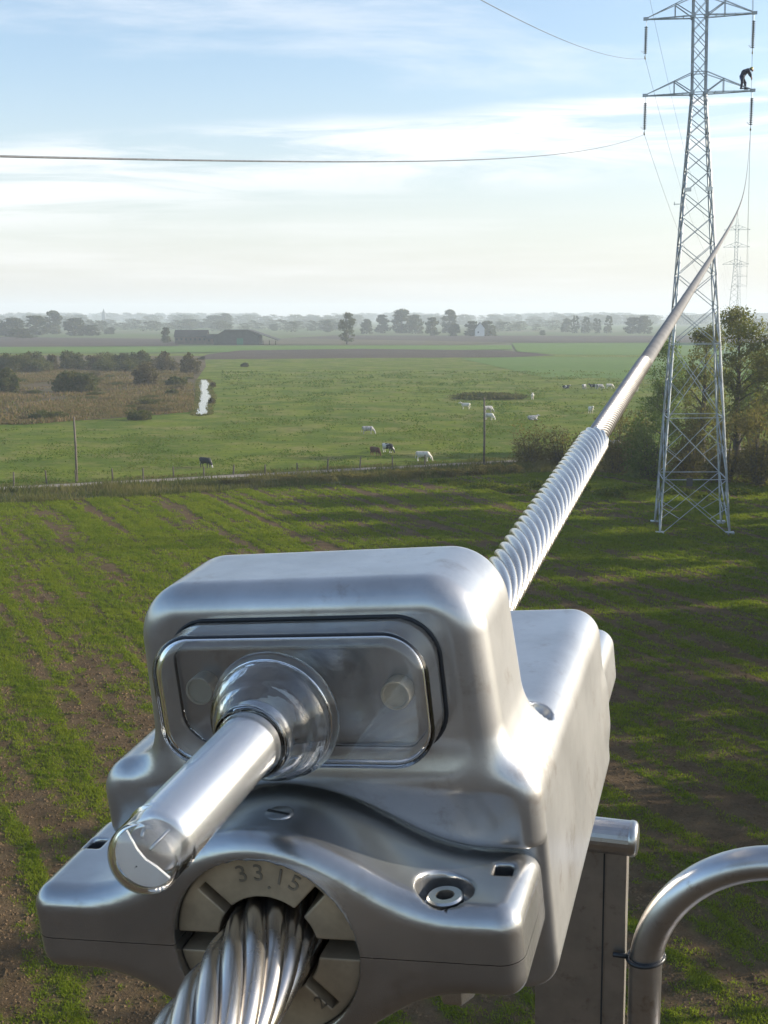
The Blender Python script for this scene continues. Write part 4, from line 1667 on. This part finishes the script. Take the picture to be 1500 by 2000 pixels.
def helix(nst, Rr, rs, lay, s0, s1, step, hand, sides=8, flare=0.0):
    ns = int((s1 - s0) / step) + 1
    ss = np.linspace(s0, s1, ns)
    Vs, Fs, o = [], [], 0
    C = np.array([path(s) for s in ss])
    a, b = np.array(BU), np.array(BV)
    for k in range(nst):
        ph = hand * 2 * np.pi * ss / lay + 2 * np.pi * k / nst
        rad = Rr
        ctr = C + rad * (np.cos(ph)[:, None] * a + np.sin(ph)[:, None] * b)
        tan = np.gradient(ctr, axis=0)
        tan /= np.linalg.norm(tan, axis=1, keepdims=True)
        e1 = np.cos(ph)[:, None] * a + np.sin(ph)[:, None] * b
        e1 -= tan * (e1 * tan).sum(1, keepdims=True)
        e1 /= np.linalg.norm(e1, axis=1, keepdims=True)
        e2 = np.cross(tan, e1)
        t = 2 * np.pi * np.arange(sides) / sides
        rr = np.full(ns, rs)
        rr[0] *= 0.55
        rr[-1] *= 0.55
        ring = ctr[:, None, :] + rr[:, None, None] * (np.cos(t)[None, :, None] * e1[:, None, :] + np.sin(t)[None, :, None] * e2[:, None, :])
        Vs.append(ring.reshape(-1, 3))
        i = (np.arange(ns - 1)[:, None] * sides + np.arange(sides)[None])
        j = (np.arange(ns - 1)[:, None] * sides + (np.arange(sides)[None] + 1) % sides)
        Fs.append(np.stack([i, j, j + sides, i + sides], -1).reshape(-1, 4) + o)
        o += ns * sides
    return np.concatenate(Vs), np.concatenate(Fs)


def conductor():
    e = empty('lit_conductor', B0, None, 'thick stranded conductor running through the warning lamp clamp up to the nearest pylon', 'cable')
    bpy.context.view_layer.update()
    inv = Matrix.Translation(-B0)

    def part(name, V, Fc, mat):
        V = np.asarray(V) - np.array(B0)
        return obj_np(name, V, Fc, mat, e)
    V, Fc = helix(11, 0.0130, 0.0037, 0.215, -0.9, 0.948, 0.004, 1, 12)
    part('armour_rods', V, Fc, M_ARMOUR)
    V, Fc = helix(12, 0.0098, 0.0018, 0.15, 0.93, 1.62, 0.005, -1, 8)
    part('clean_strands', V, Fc, M_WIRE_NEW)
    m = MB()
    ss = [-0.9 - 0.0, -0.5, 0.0, 0.5, 1.0, 1.3, 1.62]
    m.tube([path(s) - B0 for s in ss], 0.0095, 12)
    m.build('core', M_DARK, e, True)
    ss = [1.615] + [1.62 + (_d - 1.62) * (i / 90) ** 2.2 for i in range(1, 91)]
    m = MB()
    m.tube([path_c(s) - B0 for s in ss], [0.0114 if q < 6 else 0.0102 for q in ss], 16)
    m.build('weathered_strand', M_WIRE, e, True)
    m = MB()
    m.tube([path(s) - B0 + Vector((0, 0, 0)) for s in (-0.88, -3, -8, -20, -45)], 0.0165, 12)
    m.build('rear_span', M_ARMOUR, e, True)


conductor()


def near_span():
    # left conductors run parallel to ours, in the vertical plane of the left arm tips
    for (k, sx), pix, lab in [((0, -1), [(1000, 308), (700, 317), (400, 314.5), (0, 303)], 'lower left line wire crossing the cloud band to the left photo edge'),
                              ((1, -1), [(1180, 104), (1100, 80), (1020, 44), (945, 0)], 'upper left line wire leaving at the top of the photo')]:
        A = ATT[(k, sx)]
        ds, hs = [0.0], [0.0]
        for px, py in pix:
            r = Vector(ray(px, py))
            # intersect with the plane through A spanned by LINE and z
            t = (A - Vector(CAM)).dot(PERP) / r.dot(PERP)
            p = Vector(CAM) + r * t
            ds.append(-(p - A).dot(LINE))
            hs.append(p.z - A.z)
        Mx = np.stack([np.array(ds), np.array(ds) ** 2], 1)
        co = np.linalg.lstsq(Mx, np.array(hs), rcond=None)[0]
        L = 130
        pts = [A - LINE * d + Vector((0, 0, co[0] * d + co[1] * d * d)) for d in np.linspace(0, L, 100)]
        wire('line_wire', pts, 0.0125, M_WIRE_FAR, lab)
    for key, lab in [((1, 1), 'upper right line wire rising out of the photo above the worker'), ((2, -1), 'top left line wire passing above the photo'), ((2, 1), 'top right line wire passing above the photo')]:
        A = ATT[key]
        pts = [A - LINE * d + Vector((0, 0, -0.15 * d + 0.00075 * d * d)) for d in np.linspace(0, 150, 80)]
        wire('line_wire', pts, 0.0115, M_WIRE_FAR, lab)


near_span()


def far_spans():
    M2, M3 = far_py[0].matrix_basis, far_py[1].matrix_basis
    for (k, sx), A in ATT.items():
        z = (ZA1, ZA2, ZA3)[k]
        B = Matrix.Translation(far_py[0].location) @ Matrix.Rotation(LINE_RZ, 4, 'Z') @ Vector((sx * ARM, 0, z - 2.6))
        C = Matrix.Translation(far_py[1].location) @ Matrix.Rotation(LINE_RZ, 4, 'Z') @ Vector((sx * ARM, 0, z - 2.6))
        pts = [A.lerp(B, t) - Vector((0, 0, 4 * 7.0 * t * (1 - t))) for t in np.linspace(0, 1, 60)]
        pts += [B.lerp(C, t) - Vector((0, 0, 4 * 7.0 * t * (1 - t))) for t in np.linspace(0.05, 1, 40)]
        wire('line_wire', pts, 0.012, M_WIRE_FAR, f'distant line wire running from the {names[(k, sx)]} insulator to the second pylon')


far_spans()


# ------------------------------------------------------------------ the worker on the lower right arm
def worker():
    xw = 2.93
    base = T((xw, -.12, ZA1 + .08))
    e = empty('worker', base, (0, 0, LINE_RZ + R(8)), 'worker in dark clothes and helmet bending forward on the pylon arm', 'person')
    e.scale = (1.08, 1.15, 0.95)

    fingers = []
    rnd = random.Random(3)
    for sy, wr in ((-1, np.array((.60, -.14, .88))), (1, np.array((.64, .12, .84)))):
        for k in range(4):
            off = np.array((-.03 + .02 * k, 0, 0)) + np.array((.01, sy * .012, -.08))
            a = wr + off
            L = (.045, .05, .048, .038)[k]
            b = a + np.array((.02, -sy * .008, -L))
            fingers.append((a, b, .0105, .0095))
            fingers.append((b, b + np.array((-.012, -sy * .012, -L * .7)), .0095, .008))
        t0 = wr + np.array((.03, -sy * .02, -.03))
        fingers.append((t0, t0 + np.array((.035, -sy * .02, -.035)), .013, .011))

    def f(p):
        # legs: the near one back, the far one forward, knees slightly bent
        d = rcone(p, (.04, -.11, .86), (.03, -.12, .46), .125, .090)
        d = smin(d, rcone(p, (.03, -.12, .46), (-.02, -.12, .08), .088, .068), .03)
        d = smin(d, rcone(p, (-.06, -.12, .04), (.16, -.13, .03), .048, .038), .03)
        d = smin(d, rcone(p, (.06, .11, .86), (.26, .12, .48), .125, .090), .06)
        d = smin(d, rcone(p, (.26, .12, .48), (.28, .12, .08), .088, .068), .03)
        d = smin(d, rcone(p, (.24, .12, .04), (.46, .13, .03), .048, .038), .03)
        # hips, bent back, chest, shoulders, neck
        d = smin(d, rcone(p, (.03, -.07, .90), (.03, .07, .90), .13, .13), .08)
        d = smin(d, rcone(p, (.04, 0, .95), (.17, 0, 1.22), .175, .185), .08)
        d = smin(d, rcone(p, (.17, 0, 1.22), (.38, 0, 1.34), .19, .17), .08)
        d = smin(d, rcone(p, (.40, -.13, 1.36), (.40, .13, 1.36), .085, .085), .08)
        d = smin(d, rcone(p, (.44, 0, 1.40), (.55, 0, 1.42), .062, .056), .04)
        # arms hanging to the work in front
        for sy, el, wr in ((-1, (.50, -.22, 1.10), (.60, -.14, .88)), (1, (.52, .21, 1.08), (.64, .12, .84))):
            d = smin(d, rcone(p, (.40, sy * .18, 1.35), el, .082, .066), .04)
            d = smin(d, rcone(p, el, wr, .062, .042), .02)
            w3 = np.array(wr)
            d = smin(d, rcone(p, w3, w3 + np.array((.012, 0, -.075)), .032, .036), .02)
        # head: skull, jaw, nose, ears, face turned down
        d = smin(d, rcone(p, (.62, 0, 1.45), (.66, 0, 1.36), .092, .075), .03)
        d = smin(d, rcone(p, (.67, 0, 1.33), (.69, 0, 1.30), .055, .045), .03)
        d = smin(d, rcone(p, (.725, 0, 1.39), (.745, 0, 1.36), .014, .016), .015)
        for sy in (-1, 1):
            d = smin(d, rcone(p, (.62, sy * .09, 1.40), (.63, sy * .095, 1.36), .018, .016), .01)
        for a, b, r1, r2 in fingers:
            d = smin(d, rcone(p, a, b, r1, r2), .008)
        return d
    V, Q, N = sdf_mesh(f, (-.25, -.36, -.03), (.85, .36, 1.58), 0.0105)
    me = mesh_np('body', V, Q, M_JACKET)
    me.materials.append(M_SKIN)
    c = V[Q].mean(1)
    skin = ((c[:, 0] > .56) & (c[:, 2] > 1.2)) | ((c[:, 0] > .55) & (c[:, 2] < .875))
    me.polygons.foreach_set('material_index', skin.astype(np.int32))
    put(bpy.data.objects.new('body', me), e)
    for sy in (-1, 1):
        m = MB()
        m.lathe([(0.001, .006), (.011, .004), (.013, 0), (.011, -.004)], 8, Matrix.Translation((.728, sy * .036, 1.408)) @ Matrix.Rotation(R(70), 4, 'Y'))
        m.build('eye', M_DARK, e, True)
    m = MB()
    Mh = Matrix.Translation((.615, 0, 1.475)) @ Matrix.Rotation(R(38), 4, 'Y')
    m.lathe([(.001, .125), (.05, .118), (.09, .085), (.115, .03), (.122, -.02), (.15, -.03), (.148, -.04), (.115, -.03)], 20, Mh)
    m.build('helmet', M_HELMET, e, True)

    m = MB()
    m.tube([(.03 + .155 * math.cos(t), .16 * math.sin(t), .99 + .03 * math.cos(t)) for t in np.linspace(0, 6.28, 20)], .024, 6)
    m.tube([(-.11, -.15, .95), (-.13, -.16, .72), (-.08, -.19, .6), (-.05, -.17, .9)], .018, 6)
    m.build('harness', M_HARNESS, e, True)


worker()

# ------------------------------------------------------------------ the warning lamp on the conductor (device frame, millimetres)
dev = empty('warning_lamp', (0, 0, 0), None, 'aluminium aircraft warning lamp with a clear tube, clamped round the conductor in the foreground', 'warning lamp')
dev.matrix_world = M_DEV
MM = 0.001


def body_sdf(p):
    x, y, z = p[..., 0], p[..., 1], p[..., 2]
    low = extr(rrect(x, y, 7, 6, 85, 44, 13), z, 36, 222, 8.5)
    # the top wall leans in a little towards the top
    hc = 13 + 0 * y
    ho = extr(rrect(x * (1 + 0.0007 * (y - 80)), y, hc, 79, 66, 39, 20), z, 36, 92, 11)
    d = smin(low, ho, 15)
    # mouth over the cable collar
    cut = np.minimum(smin(np.hypot(x, y) - 41.5, rrect(x, y, -1.0, 1.8, 110, 16.3, 8), 34), y - 10) - 1.7
    d = smax(d, -np.maximum(cut, z - 41.5), 3.5)
    # pocket behind the lamp housing and its drain slot
    pocket = extr(rrect(x, y, 11.5, 87, 57, 26, 15), z, 52, 120, 6)
    d = smax(d, -pocket, 3)
    slot = np.minimum(rcone(p, (79.5, 76.0, 92.5), (80.5, 60.0, 90.5), 1.0, 5.0), rcone(p, (80.5, 60.0, 90.5), (84.5, 49.5, 93.0), 5.0, 5.6))
    d = smax(d, -slot, 0.8)
    # rear clamp ears
    rear = extr(rrect(x, y, 1, 1, 89, 17, 9), z, 205, 288, 11)
    rear = smin(rear, extr(np.hypot(x, y) - 40, z, 205, 292, 9), 24)
    d = smin(d, rear, 10)
    return np.maximum(d, -(np.hypot(x, y) - 20))


sdf_obj('casting', body_sdf, (-95, -50, 28), (100, 124, 304), 1.5, M_CAST, dev, True, MM)


def clamp_sdf(p):
    x, y, z = p[..., 0], p[..., 1], p[..., 2]
    w2 = rrect(x, y, -1.0, 1.8, 90, 16.3, 8)
    d2 = smin(np.hypot(x, y) - 41.5, w2, 34)
    d = extr(d2, z, -1.5, 60, 8)
    d = np.maximum(d, -np.maximum(np.hypot(x, y) - 33.8, z - 16))     # seat of the bronze insert
    d = np.maximum(d, -(np.hypot(x, y) - 24))
    # counterbored bolt seats and the square core holes
    d = smax(d, -np.maximum(np.hypot(x - 62, z - 12) - 9.6, 11 - y), 1.2)
    for hx, hz in ((79, 27.5), (-82, 35.0)):
        d = smax(d, -np.maximum(np.maximum(np.abs(x - hx) - 3.3, np.abs(z - hz) - 3.6), 3 - y), 0.8)
    return d


V, Q, N = sdf_mesh(clamp_sdf, (-100, -52, -6), (100, 52, 66), 1.25)
for nm, side in (('upper_clamp', 1), ('lower_clamp', -1)):
    me = mesh_np(nm, V * MM, Q, M_CAST2)
    bm = bmesh.new()
    bm.from_mesh(me)
    bmesh.ops.bisect_plane(bm, geom=bm.verts[:] + bm.edges[:] + bm.faces[:], plane_co=(0, 0.00012 * side, 0), plane_no=(0, side, 0), clear_inner=True)
    bm.to_mesh(me)
    bm.free()
    me.polygons.foreach_set('use_smooth', [True] * len(me.polygons))
    put(bpy.data.objects.new(nm, me), dev)


def mm(p):
    return Vector(p) * MM


def insert_ring():
    """split bronze insert with eight radial slots"""
    def f(p):
        x, y, z = p[..., 0], p[..., 1], p[..., 2]
        r = np.hypot(x, y)
        d = extr(np.maximum(r - 33.7, 18.3 - r), z, 2.2, 30, 0.5)
        for a, w in ((0, 3.6), (90, 0), (45, 2.1), (135, 2.1)):
            if not w:
                continue
            c, s_ = math.cos(R(a)), math.sin(R(a))
            al, ac = x * c + y * s_, -x * s_ + y * c
            lim = 34.5 if a == 0 else 30.6
            d = np.maximum(d, -np.maximum(np.maximum(np.abs(ac) - w, np.abs(al) - lim), z - 40))
        return d
    sdf_obj('bronze_insert', f, (-36, -36, 0), (36, 36, 33), 0.6, M_INSERT, dev, False, MM).data.polygons.foreach_set
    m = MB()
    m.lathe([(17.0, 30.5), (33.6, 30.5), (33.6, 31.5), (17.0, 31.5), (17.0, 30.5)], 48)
    o = m.build('slot_shade', M_HOLE, dev)  # added dark ring, paints the shade at the bottom of the slots
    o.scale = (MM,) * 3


insert_ring()


def text_part(body, size, loc, rz, mat, name):
    cu = bpy.data.curves.new(name, 'FONT')
    cu.body = body
    cu.size = size
    cu.extrude = 0.10 * size * 0.35
    cu.align_x = 'CENTER'
    cu.align_y = 'CENTER'
    cu.space_character = 1.25
    tmp = bpy.data.objects.new(name, cu)
    col.objects.link(tmp)
    dg = bpy.context.evaluated_depsgraph_get()
    me = bpy.data.meshes.new_from_object(tmp.evaluated_get(dg))
    bpy.data.objects.remove(tmp)
    me.materials.append(mat)
    o = put(bpy.data.objects.new(name, me), dev)
    # text faces -z (towards the viewer), x to the right
    Mx = Matrix.Translation(mm(loc)) @ Matrix.Rotation(rz, 4, 'Z') @ Matrix.Rotation(math.pi, 4, 'Y') @ Matrix.Scale(-1, 4, (1, 0, 0))
    o.matrix_local = Mx
    return o


M_STAMP = plain('stamped_figure', (0.20, 0.165, 0.12), 0.4, 0.4, 0.1, 90)
for ch, ang in (('3', 12.5), ('3', -0.5), ('.', -9.0), ('1', -17.0), ('5', -28.5)):
    r = 27.2 if ch != '.' else 24.5
    a = R(90 + ang)
    text_part(ch, 0.0086, (r * math.cos(a), r * math.sin(a), 2.15), R(ang), M_STAMP, 'stamped_figure')
a = R(-52)
text_part('2', 0.0068, (26.5 * math.cos(a), 26.5 * math.sin(a), 2.15), R(38), M_STAMP, 'stamped_figure')


def bolts():
    for sx in (1,):
        m = MB()
        Mx = Matrix.Translation((sx * 62, 11, 12)) @ Matrix.Rotation(R(-90), 4, 'X')
        m.lathe([(0.01, 2.4), (3.0, 2.4), (3.2, 5.6), (5.6, 5.6), (6.2, 4.9), (6.3, 0)], 32, Mx)
        o = m.build('clamp_bolt', M_STEEL, dev, False)
        o.scale = (MM,) * 3
        m = MB()
        m.lathe([(0.0, 2.6), (3.15, 2.6)], 6, Mx)
        k = m.build('hex_socket', M_HOLE, o)
    # slotted screw on the collar crown
    m = MB()
    a = R(90)
    Mx = Matrix.Translation((4.0, 41.9, 17)) @ Matrix.Rotation(R(-90), 4, 'X')
    m.lathe([(0.01, 0.5), (4.6, 0.5), (5.2, 0.2), (5.4, -1)], 28, Mx)
    o = m.build('slotted_screw', M_CAST2, dev, True)
    o.scale = (MM,) * 3
    m = MB()
    m.box((0, 0, 0.45), (4.7, 0.55, 0.25), None)
    k = m.build('screw_slot', M_HOLE, o)
    k.matrix_local = Mx @ Matrix.Rotation(R(18), 4, 'Z')
    # hex nut under the clamp
    m = MB()
    Mx = Matrix.Translation((62, -14.3, 12)) @ Matrix.Rotation(R(90), 4, 'X')
    m.lathe([(0.01, 7), (6.0, 7), (6.6, 6), (6.6, 0)], 6, Mx)
    o = m.build('clamp_nut', M_STEEL, dev)
    o.scale = (MM,) * 3


bolts()


def lamp_window():
    CU, CV, HU, HV = 12.5, 82.0, 50.0, 24.0

    def f(p):
        x, y, z = p[..., 0], p[..., 1], p[..., 2]
        o = extr(rrect(x, y, CU, CV, HU, HV, 15), z, 16.5, 36.4, 4.2)
        return np.maximum(o, -extr(rrect(x, y, CU, CV, HU - 2.2, HV - 2.2, 12.8), z, 18.7, 50, 2.6))
    acr = sdf_obj('lamp_cover', f, (-42, 43, 12), (67, 110, 40), 0.8, M_ACRYL, dev, True, MM)
    # black gasket between the cover and the casting

    def gk(p):
        x, y, z = p[..., 0], p[..., 1], p[..., 2]
        d2 = rrect(x, y, CU, CV, HU + 0.8, HV + 0.8, 15.5)
        return extr(np.abs(d2 + 0.55) - 0.7, z, 35.3, 37.5, 0.3)
    sdf_obj('gasket', gk, (-42, 43, 33), (67, 110, 40), 0.7, M_DARK, dev, False, MM)
    for (u, v) in ((-25.0, 82.5), (47.5, 80.5)):
        m = MB()
        m.lathe([(0.01, 29.6), (4.1, 29.6), (4.3, 29.0), (5.0, 29.0), (5.2, 29.5), (5.2, 36.6)], 28, Matrix.Translation((u, v, 0)))
        o = m.build('spacer', M_SPACER, dev, False)
        o.scale = (MM,) * 3
    # flared socket and clear tube
    ax, ay = 8.6, 78.7
    Mx = Matrix.Translation((ax, ay, 0))
    m = MB()
    outer = [(22.6, 16.4), (22.9, 15.4), (22.6, 14.2), (21.4, 13.6), (21.0, 13.0), (20.9, 10.0), (20.4, 7.6), (19.0, 5.6), (17.6, 4.9), (17.1, 4.2), (16.9, 2.0), (16.0, 0.0), (14.4, -1.4), (13.2, -1.9), (12.7, -2.6), (12.6, -6.4), (12.2, -7.4), (11.3, -7.8)]
    inner = [(10.6, -7.2), (10.6, -2.4), (12.0, -0.6), (14.0, 0.8), (15.2, 2.6), (15.6, 5.2), (17.4, 6.4), (18.8, 8.4), (19.4, 10.6), (19.6, 14.5), (19.6, 16.4)]
    m.lathe(outer + inner + [outer[0]], 64, Mx)
    o = m.build('socket', M_SOCK, dev, True)
    o.scale = (MM,) * 3
    Z1 = -86.0
    m = MB()
    prof = [(10.2, 2.0), (10.2, -68), (10.35, -69), (10.6, -70.5), (10.35, -72), (10.2, -73)]
    prof += [(10.2 * math.cos(t) ** 0.6, Z1 + 5.0 - 5.0 * math.sin(t)) for t in np.linspace(0, math.pi / 2 - 0.01, 14)] + [(0.001, Z1)]
    inner = [(0.001, Z1 + 1.4)] + [(8.9 * math.cos(t) ** 0.6, Z1 + 5.2 - 3.8 * math.sin(t)) for t in np.linspace(math.pi / 2 - 0.01, 0, 14)] + [(9.0, Z1 + 8), (9.0, 2.0)]
    m.lathe(prof + inner + [prof[0]], 64, Mx)
    o = m.build('lamp_tube', M_GLASS, dev, True)
    o.scale = (MM,) * 3
    m = MB()
    m.lathe([(0.01, 15), (8.0, 15), (8.6, 14), (8.6, -71), (8.2, -73), (6.5, -73.2), (0.01, -73.2)], 48, Mx)
    k = m.build('silvered_liner', M_REFLECT, dev, True)
    k.scale = (MM,) * 3
    m = MB()                                            # half-moon end disc and the lead wire inside the tip
    pts = [(8.6 * math.cos(t), 8.6 * math.sin(t)) for t in np.linspace(R(118), R(318), 24)]
    pts += [(2.6, -2.2), (0.2, -0.6), (-1.8, 2.2)]
    n = len(pts)
    m.add([(ax + x, ay + y, Z1 + 5.4) for x, y in pts] + [(ax + x, ay + y, Z1 + 6.2) for x, y in pts], [tuple(range(n)), tuple(reversed(range(n, 2 * n)))] + [(i, (i + 1) % n, n + (i + 1) % n, n + i) for i in range(n)])
    k = m.build('end_disc', M_WHITE, dev)
    k.scale = (MM,) * 3
    m = MB()
    m.tube([(ax + 4, ay + 4, Z1 + 13), (ax + 1, ay + 1.5, Z1 + 10), (ax + 0.5, ay + 0.8, Z1 + 8)], 0.5, 8)
    m.tube([(ax - 3, ay + 5, Z1 + 13), (ax - 2, ay + 4, Z1 + 9)], 0.5, 8)
    k = m.build('lead_wire', M_STEEL, dev, True)
    k.scale = (MM,) * 3


lamp_window()


# ------------------------------------------------------------------ the work platform hanging beside the lamp
def platform():
    e = empty('work_platform', (0, 0, 0), None, 'metal work platform frame beside the lamp, a plate with round top tube and bent handrail', 'platform')
    e.matrix_world = M_DEV @ Matrix.Translation((0.012, -0.60, 0.600)) @ Matrix.Rotation(-ROLL, 4, 'Z')
    # local frame: x right, y up, z away; origin below the frame's picture area
    m = MB()
    tubeY = 0.328
    m.tube([(-0.075, tubeY, 0), (0.0085, tubeY, 0)], 0.0146, 28)
    m.build('top_tube', M_PIPE, e, False).data.polygons.foreach_set('use_smooth', [False] * 30)
    m = MB()
    m.lathe([(0.0147, -0.001), (0.0151, 0.0004), (0.0151, 0.0020), (0.0145, 0.0040), (0.0128, 0.0056), (0.009, 0.0064), (0.0001, 0.0066)], 28, Matrix.Translation((0.0075, tubeY, 0)) @ Matrix.Rotation(R(90), 4, 'Y'))
    m.build('tube_cap', M_STEEL, e, True)
    m = MB()
    m.box((-0.0335, 0.06, 0.001), (0.038, 0.255, 0.002))
    m.box((0.0035, 0.06, 0.012), (0.0012, 0.255, 0.012))
    m.build('side_plate', M_PLATE, e)
    m = MB()
    m.box((-0.0137, 0.06, -0.0017), (0.0006, 0.255, 0.0006))
    m.build('plate_seam', M_HOLE, e)
    m = MB()
    r = 0.0138
    cx, cy, br = 0.0225 + 0.113, 0.209, 0.113
    pts = [(0.0225 + 0.0, -0.20, 0)]
    pts += [(cx + br * math.cos(t), cy + br * math.sin(t), 0) for t in np.linspace(math.pi, math.pi / 2, 22)]
    pts += [(0.30, cy + br + .006, 0)]
    pts += [(0.30 + br * math.cos(t), cy + .006 + br * math.sin(t), 0) for t in np.linspace(math.pi / 2, 0, 22)]
    pts += [(0.30 + br, -0.2, 0)]
    m.tube(pts, r, 24)
    m.build('handrail', M_PIPE, e, True)
    m = MB()
    m.tube([(0.0225 + (r + .0012) * math.cos(t), 0.219 + .002 * math.cos(t), (r + .0012) * math.sin(t)) for t in np.linspace(0, 2 * math.pi, 26)], 0.0021, 8)
    m.tube([(0.0225 - r - .001, 0.219, -.003), (0.0225 - r - .013, 0.221, -.006)], 0.0022, 6)
    m.build('cable_tie', M_TIE, e, True)
    m = MB()
    m.box((0.15, -0.20, 0.0), (0.26, 0.012, 0.02))
    m.box((0.15, -0.215, 0.14), (0.26, 0.004, 0.16))
    m.build('floor_bar', M_PLATE, e)


platform()

# ------------------------------------------------------------------ the air
HAZE = True
if HAZE:
    m, t, out = mat_base('haze_air')
    pv = t.n('ShaderNodeVolumePrincipled')
    pv.inputs['Color'].default_value = (0.84, 0.925, 1.0, 1)
    pv.inputs['Density'].default_value = 0.00030
    pv.inputs['Anisotropy'].default_value = 0.1
    t.l(pv.outputs[0], out.inputs['Volume'])
    h = MB()
    h.box((0, 0, 27.5), (4800, 4800, 29.0))
    o = stuff(h.build('haze', m))
